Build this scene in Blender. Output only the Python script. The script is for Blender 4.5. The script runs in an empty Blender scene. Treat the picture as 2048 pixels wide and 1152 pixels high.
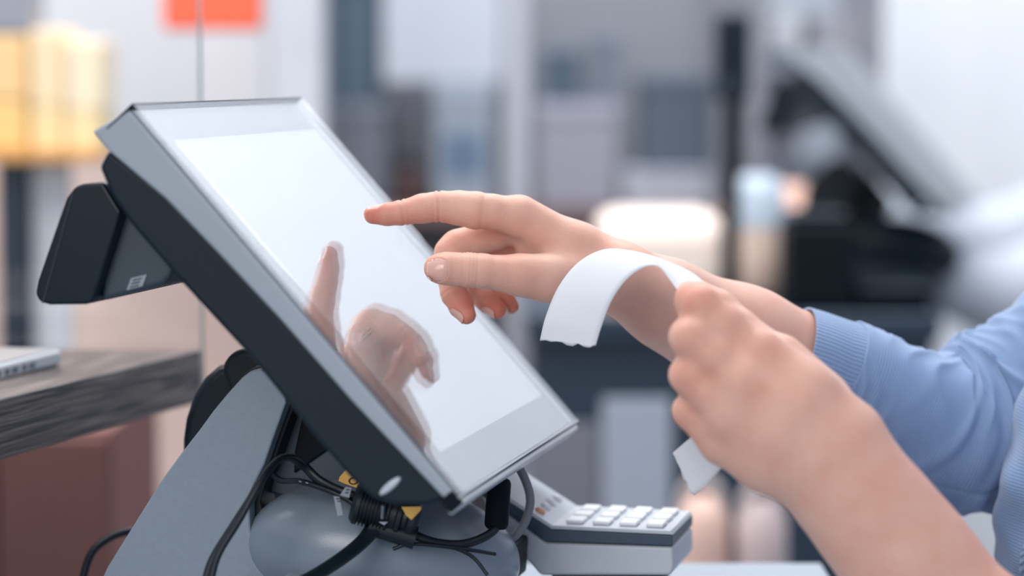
import bpy, bmesh, math, random
import numpy as np
from mathutils import Vector, Matrix
from mathutils.bvhtree import BVHTree
random.seed(4)
SC = bpy.context.scene

# ------------------------------------------------------------------ camera, world, lights, exposure
FPX = 5650.0
CZ = 1.26
PITCH = math.radians(4.47)
cam_d = bpy.data.cameras.new('camera')
cam = bpy.data.objects.new('camera', cam_d)
SC.collection.objects.link(cam)
cam.location = (0, 0, CZ)
cam.rotation_euler = (math.pi / 2 - PITCH, 0, 0)
cam_d.sensor_width = 36
cam_d.lens = 36 * FPX / 2048
cam_d.clip_start = 0.05
cam_d.dof.use_dof = True
cam_d.dof.focus_distance = 1.600
cam_d.dof.aperture_fstop = 3.4
SC.camera = cam

world = bpy.data.worlds.new('world')
SC.world = world
world.use_nodes = True
wn = world.node_tree
bgn = wn.nodes['Background']
tc = wn.nodes.new('ShaderNodeTexCoord')
sx = wn.nodes.new('ShaderNodeSeparateXYZ')
rmp = wn.nodes.new('ShaderNodeValToRGB')
wn.links.new(tc.outputs['Generated'], sx.inputs[0])
wn.links.new(sx.outputs['Z'], rmp.inputs[0])
rmp.color_ramp.elements[0].position = 0.0
rmp.color_ramp.elements[0].color = (0.30, 0.37, 0.46, 1)
rmp.color_ramp.elements[1].position = 0.45
rmp.color_ramp.elements[1].color = (0.80, 0.88, 1.0, 1)
wn.links.new(rmp.outputs[0], bgn.inputs[0])
bgn.inputs[1].default_value = 0.75

def area(name, loc, target, size, power, col, sy=None):
    l = bpy.data.lights.new(name, 'AREA')
    l.shape = 'RECTANGLE'; l.size = size; l.size_y = sy or size
    l.energy = power; l.color = col
    o = bpy.data.objects.new(name, l)
    SC.collection.objects.link(o)
    o.location = loc
    o.rotation_euler = (Vector(target) - Vector(loc)).to_track_quat('-Z', 'Y').to_euler()
    return o
area('shop_ceiling_light', (0.2, 2.3, 3.0), (0.1, 1.6, 1.0), 1.2, 26, (1.0, 0.97, 0.94), 2.0)
area('front_fill_light', (-1.2, -1.6, 2.2), (0.0, 1.6, 1.1), 1.6, 52, (1.0, 0.93, 0.88))  # fill light added behind the camera to lift the faces turned towards it
area('rear_ceiling_light', (0.2, 3.4, 3.2), (0.0, 4.4, 1.0), 2.2, 62, (0.97, 0.98, 1.0), 1.6)
area('left_ceiling_light', (-1.2, 2.4, 2.8), (-0.7, 4.0, 1.1), 1.0, 34, (1.0, 0.95, 0.9), 1.0)

SC.view_settings.view_transform = 'Standard'
SC.view_settings.look = 'None'
SC.view_settings.gamma = 1
SC.view_settings.use_curve_mapping = False
SC.view_settings.exposure = 0.0

# ------------------------------------------------------------------ geometry of the lens -> points in the room
cp, sp = math.cos(PITCH), math.sin(PITCH)
def ray(px, py):
    a = (px - 1024) / FPX; b = -(py - 576) / FPX
    return np.array([a, cp + b * sp, -sp + b * cp])
def P(px, py, d):
    r = ray(px, py) * d
    return np.array([r[0], r[1], r[2] + CZ])
# terminal frame: w = across the screen (away from the photographer), h = up the slope, n = out of the glass
Wv = np.array([0.21227418, 0.97721015, 0.0])
Hv = np.array([-0.64854678, 0.14088038, 0.74802392])
Nv = np.cross(Wv, Hv)
PC = np.array([-0.07825, 1.6084, CZ - 0.11857])
PW, PH = 0.309, 0.265
CAMP = np.array([0, 0, CZ])
def on_plane(px, py, ref, nrm=Wv):
    r = ray(px, py)
    t = ((np.asarray(ref) - CAMP) @ nrm) / (r @ nrm)
    return CAMP + r * t

# ------------------------------------------------------------------ materials
def lin(c):
    return tuple((v / 12.92 if v <= 0.04045 else ((v + 0.055) / 1.055) ** 2.4) for v in [x / 255 for x in c])
MATS = {}
def mat(name, rgb, rough=0.5, metal=0.0, spec=0.5, bump=0, bscale=400, var=0.0, vscale=20, coat=0.0, sheen=0.0):
    if name in MATS: return MATS[name]
    m = bpy.data.materials.new(name); m.use_nodes = True
    nt = m.node_tree; b = nt.nodes['Principled BSDF']
    col = lin(rgb) + (1,)
    b.inputs['Base Color'].default_value = col
    b.inputs['Roughness'].default_value = rough
    b.inputs['Metallic'].default_value = metal
    b.inputs['Specular IOR Level'].default_value = spec
    b.inputs['Coat Weight'].default_value = coat
    if sheen:
        b.inputs['Sheen Weight'].default_value = sheen
        b.inputs['Sheen Roughness'].default_value = 0.4
    t = nt.nodes.new('ShaderNodeTexCoord')
    nz = nt.nodes.new('ShaderNodeTexNoise')
    nz.inputs['Scale'].default_value = vscale
    nz.inputs['Detail'].default_value = 4
    nt.links.new(t.outputs['Object'], nz.inputs['Vector'])
    mx = nt.nodes.new('ShaderNodeMix'); mx.data_type = 'RGBA'
    v = var if var else 0.04
    mx.inputs['A'].default_value = tuple(c * (1 - v) for c in col[:3]) + (1,)
    mx.inputs['B'].default_value = tuple(min(1, c * (1 + v)) for c in col[:3]) + (1,)
    nt.links.new(nz.outputs['Fac'], mx.inputs['Factor'])
    nt.links.new(mx.outputs['Result'], b.inputs['Base Color'])
    if bump:
        n2 = nt.nodes.new('ShaderNodeTexNoise'); n2.inputs['Scale'].default_value = bscale
        n2.inputs['Detail'].default_value = 3
        bp = nt.nodes.new('ShaderNodeBump'); bp.inputs['Strength'].default_value = bump
        bp.inputs['Distance'].default_value = 0.0005
        nt.links.new(t.outputs['Object'], n2.inputs['Vector'])
        nt.links.new(n2.outputs['Fac'], bp.inputs['Height'])
        nt.links.new(bp.outputs[0], b.inputs['Normal'])
    MATS[name] = m
    return m
def emit_mat(name, rgb, s):
    if name in MATS: return MATS[name]
    m = bpy.data.materials.new(name); m.use_nodes = True; nt = m.node_tree
    b = nt.nodes['Principled BSDF']
    b.inputs['Emission Color'].default_value = lin(rgb) + (1,)
    b.inputs['Emission Strength'].default_value = s
    b.inputs['Base Color'].default_value = (0.6, 0.6, 0.6, 1)
    MATS[name] = m
    return m

# skin ---------------------------------------------------------------
def skin_mat(name, base=(222, 178, 160), flush=(208, 124, 104)):
    m = bpy.data.materials.new(name); m.use_nodes = True
    nt = m.node_tree; b = nt.nodes['Principled BSDF']
    at = nt.nodes.new('ShaderNodeAttribute'); at.attribute_name = 'flush'
    t = nt.nodes.new('ShaderNodeTexCoord')
    nz = nt.nodes.new('ShaderNodeTexNoise'); nz.inputs['Scale'].default_value = 45; nz.inputs['Detail'].default_value = 6
    nz.inputs['Roughness'].default_value = 0.65
    nt.links.new(t.outputs['Object'], nz.inputs['Vector'])
    r = nt.nodes.new('ShaderNodeMapRange'); r.inputs['From Min'].default_value = 0.35; r.inputs['From Max'].default_value = 0.7
    r.inputs['To Min'].default_value = 0.0; r.inputs['To Max'].default_value = 0.32
    nt.links.new(nz.outputs['Fac'], r.inputs['Value'])
    ad = nt.nodes.new('ShaderNodeMath'); ad.operation = 'ADD'; ad.use_clamp = True
    nt.links.new(at.outputs['Fac'], ad.inputs[0]); nt.links.new(r.outputs[0], ad.inputs[1])
    mx = nt.nodes.new('ShaderNodeMix'); mx.data_type = 'RGBA'
    mx.inputs['A'].default_value = lin(base) + (1,); mx.inputs['B'].default_value = lin(flush) + (1,)
    nt.links.new(ad.outputs[0], mx.inputs['Factor'])
    nt.links.new(mx.outputs['Result'], b.inputs['Base Color'])
    b.inputs['Roughness'].default_value = 0.48
    b.inputs['Specular IOR Level'].default_value = 0.38
    b.inputs['Subsurface Weight'].default_value = 0.25
    b.inputs['Subsurface Radius'].default_value = (1.0, 0.35, 0.2)
    b.inputs['Subsurface Scale'].default_value = 0.006
    v = nt.nodes.new('ShaderNodeTexVoronoi'); v.feature = 'DISTANCE_TO_EDGE'; v.inputs['Scale'].default_value = 700
    nt.links.new(t.outputs['Object'], v.inputs['Vector'])
    n3 = nt.nodes.new('ShaderNodeTexNoise'); n3.inputs['Scale'].default_value = 260; n3.inputs['Detail'].default_value = 4
    nt.links.new(t.outputs['Object'], n3.inputs['Vector'])
    a2 = nt.nodes.new('ShaderNodeMath'); a2.operation = 'ADD'
    nt.links.new(v.outputs['Distance'], a2.inputs[0]); nt.links.new(n3.outputs['Fac'], a2.inputs[1])
    bp = nt.nodes.new('ShaderNodeBump'); bp.inputs['Strength'].default_value = 0.28; bp.inputs['Distance'].default_value = 0.0006
    nt.links.new(a2.outputs[0], bp.inputs['Height']); nt.links.new(bp.outputs[0], b.inputs['Normal'])
    return m
SKIN = skin_mat('skin')
NAIL = mat('nail', (222, 176, 164), 0.25, spec=0.5, coat=0.3)
NAILTIP = mat('nail_tip', (232, 226, 222), 0.3)

# knit ---------------------------------------------------------------
def knit_mat(name, rgb, use_uv, scale, dirn='X', strength=0.5):
    m = bpy.data.materials.new(name); m.use_nodes = True
    nt = m.node_tree; b = nt.nodes['Principled BSDF']
    t = nt.nodes.new('ShaderNodeTexCoord')
    w = nt.nodes.new('ShaderNodeTexWave'); w.wave_type = 'BANDS'; w.bands_direction = dirn
    w.inputs['Scale'].default_value = scale; w.inputs['Distortion'].default_value = 0.6; w.inputs['Detail'].default_value = 1
    nt.links.new(t.outputs['UV' if use_uv else 'Object'], w.inputs['Vector'])
    nz = nt.nodes.new('ShaderNodeTexNoise'); nz.inputs['Scale'].default_value = 900; nz.inputs['Detail'].default_value = 3
    nt.links.new(t.outputs['Object'], nz.inputs['Vector'])
    n2 = nt.nodes.new('ShaderNodeTexNoise'); n2.inputs['Scale'].default_value = 30; n2.inputs['Detail'].default_value = 4
    nt.links.new(t.outputs['Object'], n2.inputs['Vector'])
    ad = nt.nodes.new('ShaderNodeMath'); ad.operation = 'ADD'
    nt.links.new(w.outputs['Fac'], ad.inputs[0]); nt.links.new(nz.outputs['Fac'], ad.inputs[1])
    bp = nt.nodes.new('ShaderNodeBump'); bp.inputs['Strength'].default_value = strength; bp.inputs['Distance'].default_value = 0.0008
    nt.links.new(ad.outputs[0], bp.inputs['Height']); nt.links.new(bp.outputs[0], b.inputs['Normal'])
    mx = nt.nodes.new('ShaderNodeMix'); mx.data_type = 'RGBA'
    c = lin(rgb)
    mx.inputs['A'].default_value = tuple(x * 0.84 for x in c) + (1,); mx.inputs['B'].default_value = tuple(min(1, x * 1.16) for x in c) + (1,)
    a3 = nt.nodes.new('ShaderNodeMath'); a3.operation = 'MULTIPLY_ADD'; a3.inputs[1].default_value = 0.45
    nt.links.new(w.outputs['Fac'], a3.inputs[0])
    m5 = nt.nodes.new('ShaderNodeMath'); m5.operation = 'MULTIPLY'; m5.inputs[1].default_value = 0.55
    nt.links.new(n2.outputs['Fac'], m5.inputs[0]); nt.links.new(m5.outputs[0], a3.inputs[2])
    nt.links.new(a3.outputs[0], mx.inputs['Factor']); nt.links.new(mx.outputs['Result'], b.inputs['Base Color'])
    b.inputs['Roughness'].default_value = 0.9; b.inputs['Specular IOR Level'].default_value = 0.15
    b.inputs['Sheen Weight'].default_value = 0.35; b.inputs['Sheen Roughness'].default_value = 0.4
    return m
BLUE = (138, 162, 198)
KNIT_SLEEVE = knit_mat('pale_blue_fine_knit_sleeve', BLUE, True, 21, 'X', 0.3)
KNIT_CUFF = knit_mat('pale_blue_ribbed_cuff', BLUE, True, 2.6, 'Y', 0.6)
KNIT_BODY = knit_mat('pale_blue_knit_body', (124, 150, 188), False, 170, 'Z', 0.25)
KNIT_BAND = knit_mat('pale_blue_ribbed_band', (116, 142, 180), False, 120, 'DIAGONAL', 0.9)

# ------------------------------------------------------------------ object helpers
def world_loc(o):
    v = Vector((0, 0, 0))
    while o: v += Vector(o.location); o = o.parent
    return v
def tag(o, label=None, cat=None, group=None, kind=None):
    if label: o['label'] = label
    if cat: o['category'] = cat
    if group: o['group'] = group
    if kind: o['kind'] = kind
    return o
def thing(name, label, cat, loc, group=None):
    o = bpy.data.objects.new(name, None); SC.collection.objects.link(o)
    o.location = tuple(float(x) for x in loc); o.empty_display_size = 0.02
    return tag(o, label, cat, group)
def mesh_obj(name, verts, faces, m, parent=None, origin=None, smooth=True, sharp=35, bevel=0, seg=2, mats=None, fmat=None):
    base = world_loc(parent) if parent else Vector(origin if origin is not None else (0, 0, 0))
    V = np.asarray(verts, dtype=float) - np.array(base)
    me = bpy.data.meshes.new(name)
    me.from_pydata([tuple(v) for v in V], [], faces)
    bm = bmesh.new(); bm.from_mesh(me)
    bmesh.ops.recalc_face_normals(bm, faces=bm.faces)
    bm.to_mesh(me); bm.free()
    for mm in (mats or [m]): me.materials.append(mm)
    if fmat is not None: me.polygons.foreach_set('material_index', fmat)
    if smooth:
        me.polygons.foreach_set('use_smooth', [True] * len(me.polygons))
        if sharp: me.set_sharp_from_angle(angle=math.radians(sharp))
    o = bpy.data.objects.new(name, me); SC.collection.objects.link(o)
    if parent: o.parent = parent
    else: o.location = base
    if bevel:
        b = o.modifiers.new('bevel', 'BEVEL'); b.width = bevel; b.segments = seg; b.limit_method = 'ANGLE'
        b.angle_limit = math.radians(28); b.harden_normals = True
    return o
def prism_data(poly, vec, inset=0):
    n = len(poly); A = [np.asarray(p) for p in poly]; B = [p + vec for p in A]
    return A + B, [tuple(range(n)), tuple(range(2 * n - 1, n - 1, -1))] + [(i, (i + 1) % n, n + (i + 1) % n, n + i) for i in range(n)]
def prism(name, poly, vec, m, parent=None, bevel=0.0, origin=None, seg=3):
    v, f = prism_data(poly, np.asarray(vec))
    return mesh_obj(name, v, f, m, parent, origin, bevel=bevel, seg=seg)
def side_prism(name, px, ref, w0, w1, m, parent=None, bevel=0.0, seg=3):
    """outline measured on the plane through ref (normal = w axis); solid from offset w0 to w1"""
    poly = [on_plane(x, y, ref) + Wv * w0 for x, y in px]
    return prism(name, poly, Wv * (w1 - w0), m, parent, bevel, seg=seg)
def frame_box(c, U, V, N, u0, u1, v0, v1, n0, n1):
    c = np.asarray(c)
    poly = [c + U * u0 + V * v0 + N * n0, c + U * u1 + V * v0 + N * n0, c + U * u1 + V * v1 + N * n0, c + U * u0 + V * v1 + N * n0]
    return poly, N * (n1 - n0)
X, Y, Z = np.eye(3)
def box(name, x0, x1, y0, y1, z0, z1, m, parent=None, bevel=0.0, origin=None, yaw=0):
    c = np.array([(x0 + x1) / 2, (y0 + y1) / 2, z0])
    U = np.array([math.cos(yaw), math.sin(yaw), 0]); V = np.array([-math.sin(yaw), math.cos(yaw), 0])
    p, v = frame_box(c, U, V, Z, -(x1 - x0) / 2, (x1 - x0) / 2, -(y1 - y0) / 2, (y1 - y0) / 2, 0, z1 - z0)
    return prism(name, p, v, m, parent, bevel, origin=origin)
def catmull(pts, n=8):
    pts = [np.asarray(p, float) for p in pts]
    out = []
    Q = [2 * pts[0] - pts[1]] + pts + [2 * pts[-1] - pts[-2]]
    for i in range(1, len(Q) - 2):
        a, b, c, d = Q[i - 1:i + 3]
        for k in range(n):
            t = k / n
            out.append(0.5 * ((2 * b) + (c - a) * t + (2 * a - 5 * b + 4 * c - d) * t * t + (3 * b - a - 3 * c + d) * t ** 3))
    out.append(pts[-1]); return out
def tube_data(pts, rad, seg=16, flat=1.0, flatdir=None, cap=True):
    pts = [np.asarray(p, float) for p in pts]; n = len(pts)
    rad = rad if hasattr(rad, '__len__') else [rad] * n
    T = [pts[min(i + 1, n - 1)] - pts[max(i - 1, 0)] for i in range(n)]
    T = [t / (np.linalg.norm(t) + 1e-12) for t in T]
    up = np.asarray(flatdir if flatdir is not None else (0.3, -0.8, 0.52), float)
    V = []
    for i in range(n):
        up = up - T[i] * (up @ T[i]); up /= np.linalg.norm(up)
        s = np.cross(T[i], up)
        for k in range(seg):
            a = 2 * math.pi * k / seg
            V.append(pts[i] + rad[i] * (math.cos(a) * up * flat + math.sin(a) * s))
    F = []
    for i in range(n - 1):
        for k in range(seg):
            F.append((i * seg + k, i * seg + (k + 1) % seg, (i + 1) * seg + (k + 1) % seg, (i + 1) * seg + k))
    if cap:
        F.append(tuple(range(seg))[::-1]); F.append(tuple((n - 1) * seg + k for k in range(seg)))
    return V, F
def tube(name, pts, r, m, parent=None, seg=14, n=8, flat=1.0, origin=None, flatdir=None, sharp=50):
    c = catmull(pts, n) if n else pts
    v, f = tube_data(c, r, seg, flat, flatdir)
    return mesh_obj(name, v, f, m, parent, origin, sharp=sharp)
def merge(*ds):
    V, F = [], []
    for v, f in ds:
        b = len(V); V += list(v); F += [tuple(i + b for i in q) for q in f]
    return V, F
def ellipsoid_data(c, axes, seg=32, rings=16, zmin=-1.0):
    c = np.asarray(c); V = []; F = []
    for i in range(rings + 1):
        th = math.pi * i / rings
        for k in range(seg):
            ph = 2 * math.pi * k / seg
            z = max(math.cos(th), zmin)
            V.append(c + axes[0] * math.sin(th) * math.cos(ph) + axes[1] * math.sin(th) * math.sin(ph) + axes[2] * z)
    for i in range(rings):
        for k in range(seg):
            F.append((i * seg + k, i * seg + (k + 1) % seg, (i + 1) * seg + (k + 1) % seg, (i + 1) * seg + k))
    return V, F

# ------------------------------------------------------------------ smooth-blended body surfaces (distance field -> one closed mesh)
def smin(a, b, k):
    h = np.clip(0.5 + 0.5 * (b - a) / k, 0, 1)
    return b * (1 - h) + a * h - k * h * (1 - h)
def cap_d(X_, Y_, Z_, a, b, ra, rb):
    ba = b - a; L = ba @ ba + 1e-12
    px, py, pz = X_ - a[0], Y_ - a[1], Z_ - a[2]
    t = np.clip((px * ba[0] + py * ba[1] + pz * ba[2]) / L, 0, 1)
    return np.sqrt((px - t * ba[0]) ** 2 + (py - t * ba[1]) ** 2 + (pz - t * ba[2]) ** 2) - (ra + (rb - ra) * t)
class Field:
    def __init__(s, lo, hi, h):
        s.lo = np.asarray(lo, float); s.h = h
        n = np.ceil((np.asarray(hi) - s.lo) / h).astype(int) + 1
        s.ax = [(s.lo[i] + h * np.arange(n[i])).astype(np.float32) for i in range(3)]
        s.n = n
    def new(s): return np.full(tuple(s.n), 1.0, np.float32)
    def sub(s, lo, hi):
        i0 = np.clip(np.floor((lo - s.lo) / s.h).astype(int), 0, s.n); i1 = np.clip(np.ceil((hi - s.lo) / s.h).astype(int) + 1, 0, s.n)
        sl = tuple(slice(a, b) for a, b in zip(i0, i1))
        return sl, s.ax[0][sl[0]][:, None, None], s.ax[1][sl[1]][None, :, None], s.ax[2][sl[2]][None, None, :]
    def cap(s, G, a, b, ra, rb, k=0.004):
        a = np.asarray(a, float); b = np.asarray(b, float); R = max(ra, rb) + 2 * k + 2 * s.h
        sl, x, y, z = s.sub(np.minimum(a, b) - R, np.maximum(a, b) + R)
        if min(G[sl].shape) == 0: return
        G[sl] = smin(G[sl], cap_d(x, y, z, a, b, ra, rb), k)
    def chain(s, G, pts, rs, k=0.004):
        for i in range(len(pts) - 1): s.cap(G, pts[i], pts[i + 1], rs[i], rs[i + 1], k)
    def cut(s, G, a, b, r, k=0.004):
        a = np.asarray(a, float); b = np.asarray(b, float); R = r + 2 * k + 2 * s.h
        sl, x, y, z = s.sub(np.minimum(a, b) - R, np.maximum(a, b) + R)
        G[sl] = -smin(-G[sl], cap_d(x, y, z, a, b, r, r), k)
    def ell(s, G, c, r, k=0.004, R=None):
        c = np.asarray(c, float); r = np.asarray(r, float); m = max(r) + 2 * k + 2 * s.h
        sl, x, y, z = s.sub(c - m, c + m)
        if min(G[sl].shape) == 0: return
        dx, dy, dz = x - c[0], y - c[1], z - c[2]
        if R is not None:
            dx, dy, dz = (R[0][i] * dx + R[1][i] * dy + R[2][i] * dz for i in range(3))
        k0 = np.sqrt((dx / r[0]) ** 2 + (dy / r[1]) ** 2 + (dz / r[2]) ** 2)
        k1 = np.sqrt((dx / r[0] ** 2) ** 2 + (dy / r[1] ** 2) ** 2 + (dz / r[2] ** 2) ** 2) + 1e-9
        G[sl] = smin(G[sl], k0 * (k0 - 1) / k1, k)
    def mesh(s, G):
        ins = G < 0
        c = ins[:-1, :-1, :-1]
        sm = np.zeros(c.shape, np.int8)
        for dx in (0, 1):
            for dy in (0, 1):
                for dz in (0, 1):
                    sm += ins[dx:ins.shape[0] - 1 + dx, dy:ins.shape[1] - 1 + dy, dz:ins.shape[2] - 1 + dz]
        act = (sm > 0) & (sm < 8)
        idx = np.argwhere(act)
        vid = np.full(act.shape, -1, np.int64); vid[act] = np.arange(len(idx))
        acc = np.zeros((len(idx), 3)); cnt = np.zeros(len(idx))
        corners = [(a, b, c_) for a in (0, 1) for b in (0, 1) for c_ in (0, 1)]
        for a in corners:
            for ax in range(3):
                if a[ax]: continue
                b = list(a); b[ax] = 1
                va = G[idx[:, 0] + a[0], idx[:, 1] + a[1], idx[:, 2] + a[2]]
                vb = G[idx[:, 0] + b[0], idx[:, 1] + b[1], idx[:, 2] + b[2]]
                m = (va < 0) != (vb < 0)
                t = np.where(m, va / np.where(m, va - vb, 1), 0)
                p = np.tile(np.array(a, float), (len(idx), 1)); p[:, ax] += t
                acc += p * m[:, None]; cnt += m
        V = (idx + acc / cnt[:, None]) * s.h + s.lo
        F = []
        for ax in range(3):
            sl0 = [slice(1, -1)] * 3; sl1 = [slice(1, -1)] * 3
            sl0[ax] = slice(0, -1); sl1[ax] = slice(1, None)
            A = ins[tuple(sl0)]; B = ins[tuple(sl1)]
            e = np.argwhere(A != B)
            off = np.array([1, 1, 1]); off[ax] = 0
            e = e + off
            u, v = [(1, 2), (2, 0), (0, 1)][ax]
            du = np.zeros(3, int); du[u] = 1; dv = np.zeros(3, int); dv[v] = 1
            q = [vid[tuple((e - du - dv).T)], vid[tuple((e - dv).T)], vid[tuple(e.T)], vid[tuple((e - du).T)]]
            flip = ~ins[tuple((e).T)]
            Q = np.stack(q, 1); Q[flip] = Q[flip][:, ::-1]
            F.append(Q)
        F = np.concatenate(F); F = F[(F >= 0).all(1)]
        # relax twice
        for it in range(3):
            S = np.zeros_like(V); n = np.zeros(len(V))
            for i in range(4):
                a, b = F[:, i], F[:, (i + 1) % 4]
                for j in range(3):
                    S[:, j] += np.bincount(a, V[b, j], len(V)) + np.bincount(b, V[a, j], len(V))
                n += np.bincount(a, minlength=len(V)) + np.bincount(b, minlength=len(V))
            V = V * 0.5 + 0.5 * S / np.maximum(n, 1)[:, None]
        return V, F
def vnormals(V, F):
    n = np.cross(V[F[:, 2]] - V[F[:, 0]], V[F[:, 3]] - V[F[:, 1]])
    N = np.zeros_like(V)
    for i in range(4):
        for j in range(3): N[:, j] += np.bincount(F[:, i], n[:, j], len(V))
    return N / (np.linalg.norm(N, axis=1)[:, None] + 1e-12)
def orient(V, F):
    # outward test using signed volume
    v = (np.cross(V[F[:, 0]], V[F[:, 1]]) * V[F[:, 2]]).sum() + (np.cross(V[F[:, 0]], V[F[:, 2]]) * V[F[:, 3]]).sum()
    return F if v > 0 else F[:, ::-1]
def fast_mesh(name, V, F, m, parent, flush=None, extra=None):
    base = np.array(world_loc(parent)) if parent else np.zeros(3)
    me = bpy.data.meshes.new(name)
    me.vertices.add(len(V)); me.vertices.foreach_set('co', (V - base).astype(np.float32).ravel())
    me.loops.add(F.size); me.loops.foreach_set('vertex_index', F.astype(np.int32).ravel())
    me.polygons.add(len(F)); me.polygons.foreach_set('loop_start', np.arange(0, F.size, 4, dtype=np.int32))
    me.update(calc_edges=True); me.validate()
    me.polygons.foreach_set('use_smooth', [True] * len(me.polygons))
    me.materials.append(m)
    if flush is not None:
        a = me.attributes.new('flush', 'FLOAT', 'POINT'); a.data.foreach_set('value', flush.astype(np.float32))
    o = bpy.data.objects.new(name, me); SC.collection.objects.link(o)
    if parent: o.parent = parent
    return o
def creases(V, N, lst):
    D = np.zeros(len(V))
    for pos, axis, dep, wid, R in lst:
        axis = np.asarray(axis) / np.linalg.norm(axis)
        r = V - pos; t = r @ axis; lat = np.linalg.norm(r - t[:, None] * axis, axis=1)
        D += dep * np.exp(-(t / wid) ** 2) * (lat < R)
    return V - N * D[:, None]
def flush_at(V, pts):
    f = np.zeros(len(V))
    for p, r, s in pts: f = np.maximum(f, s * np.exp(-((V - p) ** 2).sum(1) / r ** 2))
    return f

# ------------------------------------------------------------------ touch-screen terminal
DARK = mat('charcoal_plastic', (10, 28, 40), 0.5, spec=0.28, bump=0.12, bscale=2500)
GLOSSDARK = mat('glossy_black_plastic', (10, 26, 38), 0.3, spec=0.35)
MIDGREY = mat('satin_grey_plastic', (156, 165, 176), 0.38, spec=0.5, bump=0.1, bscale=1800)
ARMGREY = mat('grained_grey_plastic', (138, 152, 166), 0.5, spec=0.4, bump=0.35, bscale=900, var=0.08, vscale=250)
SILVER = mat('silver_plastic', (190, 198, 206), 0.28, spec=0.6)
SEAM = mat('dark_seam', (14, 26, 38), 0.5)
BLACK = mat('matte_black_plastic', (6, 16, 25), 0.6, spec=0.15)
RUBBER = mat('black_rubber', (16, 28, 38), 0.42, spec=0.4, bump=0.2, bscale=900)
GREYCABLE = mat('grey_cable', (120, 124, 134), 0.45)
YELLOW = mat('yellow_tag', (240, 190, 96), 0.5)
TAGWHITE = mat('translucent_label', (150, 160, 170), 0.4)
INK = mat('label_ink', (50, 60, 72), 0.5)

def screen_glass():
    m = bpy.data.materials.new('cover_glass'); m.use_nodes = True; nt = m.node_tree
    nt.nodes.remove(nt.nodes['Principled BSDF'])
    out = nt.nodes['Material Output']
    tr = nt.nodes.new('ShaderNodeBsdfTransparent'); gl = nt.nodes.new('ShaderNodeBsdfGlossy')
    gl.inputs['Roughness'].default_value = 0.01; gl.inputs['Color'].default_value = (0.95, 0.97, 1, 1)
    mx = nt.nodes.new('ShaderNodeMixShader'); mx.inputs[0].default_value = 0.20
    nt.links.new(tr.outputs[0], mx.inputs[1]); nt.links.new(gl.outputs[0], mx.inputs[2]); nt.links.new(mx.outputs[0], out.inputs[0])
    return m
def screen_under(name, refl, rgb, e):
    m = bpy.data.materials.new(name); m.use_nodes = True; nt = m.node_tree
    p = nt.nodes['Principled BSDF']
    p.inputs['Base Color'].default_value = (rgb[0] * .6, rgb[1] * .6, rgb[2] * .6, 1); p.inputs['Roughness'].default_value = 0.5
    p.inputs['Emission Color'].default_value = (0.92, 0.96, 1, 1); p.inputs['Emission Strength'].default_value = e
    gl = nt.nodes.new('ShaderNodeBsdfGlossy'); gl.inputs['Roughness'].default_value = 0.015
    gl.inputs['Color'].default_value = (0.96, 0.98, 1, 1)
    mx = nt.nodes.new('ShaderNodeMixShader'); mx.inputs[0].default_value = refl
    nt.links.new(p.outputs[0], mx.inputs[1]); nt.links.new(gl.outputs[0], mx.inputs[2])
    nt.links.new(mx.outputs[0], nt.nodes['Material Output'].inputs[0])
    return m
GLASS = screen_glass()
LCD = screen_under('lcd_panel', 0.56, (0.1, 0.1, 0.11), 0.27)
BEZEL = screen_under('bezel_film', 0.42, (0.10, 0.10, 0.11), 0.0)

COUNTER_Z = 0.93
NEAR = PC - Wv * PW / 2                      # near side plane of the display head
base_pt = np.array([-0.08, 1.60, COUNTER_Z])
pos = thing('touch_screen_terminal', 'large grey touch screen till terminal with white display that the finger points at', 'touch screen', base_pt)
# display housing: light wedge, thick at the top
front = []
for a in (PH / 2, -PH / 2): front.append(NEAR + Hv * a - Nv * 0.0035)
px_back = [(912, 1008), (888, 999), (700, 800), (560, 640), (440, 512), (330, 398), (213, 300), (183, 263)]
prism('display_housing', [front[0], front[1]] + [on_plane(x, y, NEAR) for x, y in px_back], Wv * PW, MIDGREY, pos, bevel=0.0022)
# rear shell, dark, slightly narrower
NE2 = NEAR + Wv * 0.003
px_shell = [(216, 300), (197, 334), (222, 392), (262, 450), (350, 552), (440, 650), (500, 715), (560, 789), (640, 888), (700, 957), (742, 996), (785, 1011), (850, 1012), (884, 1003), (896, 985), (700, 785), (440, 500), (330, 388)]
prism('rear_shell', [on_plane(x, y, NE2) for x, y in px_shell], Wv * (PW - 0.006), DARK, pos, bevel=0.0065, seg=5)
# underlay film, lcd and cover glass
IW, IH, OX, OY = 0.264, 0.217, 0.003, 0.0008
def panel(name, w0, w1, h0, h1, n0, n1, m, bev=0):
    p, v = frame_box(PC, Wv, Hv, Nv, w0, w1, h0, h1, n0, n1)
    return prism(name, p, v, m, pos, bev)
panel('bezel', -PW / 2 + .001, PW / 2 - .001, -PH / 2 + .001, PH / 2 - .001, -0.0034, -0.0028, BEZEL)
panel('lcd_screen', OX - IW / 2, OX + IW / 2, OY - IH / 2, OY + IH / 2, -0.0028, -0.0025, LCD)
panel('cover_glass', -PW / 2, PW / 2, -PH / 2, PH / 2, -0.0006, 0.0, GLASS)
rim = panel('glass_edge', -PW / 2, PW / 2, -PH / 2 - 0.0012, -PH / 2 - .0001, -0.004, 0.0, SILVER)
panel('top_edge_trim', -PW / 2, PW / 2, PH / 2 + .0001, PH / 2 + 0.0012, -0.02, -0.0004, DARK)
bl = panel('bottom_lip', -PW / 2 + .002, PW / 2 - .002, -PH / 2 - 0.005, -PH / 2 - .0012, -0.014, -0.002, SILVER, 0.0015)
p, v = frame_box(NEAR, Wv, Hv, Nv, -0.0015, 0.012, -PH / 2 - 0.004, -PH / 2 + 0.0045, -0.0125, -0.004)
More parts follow.
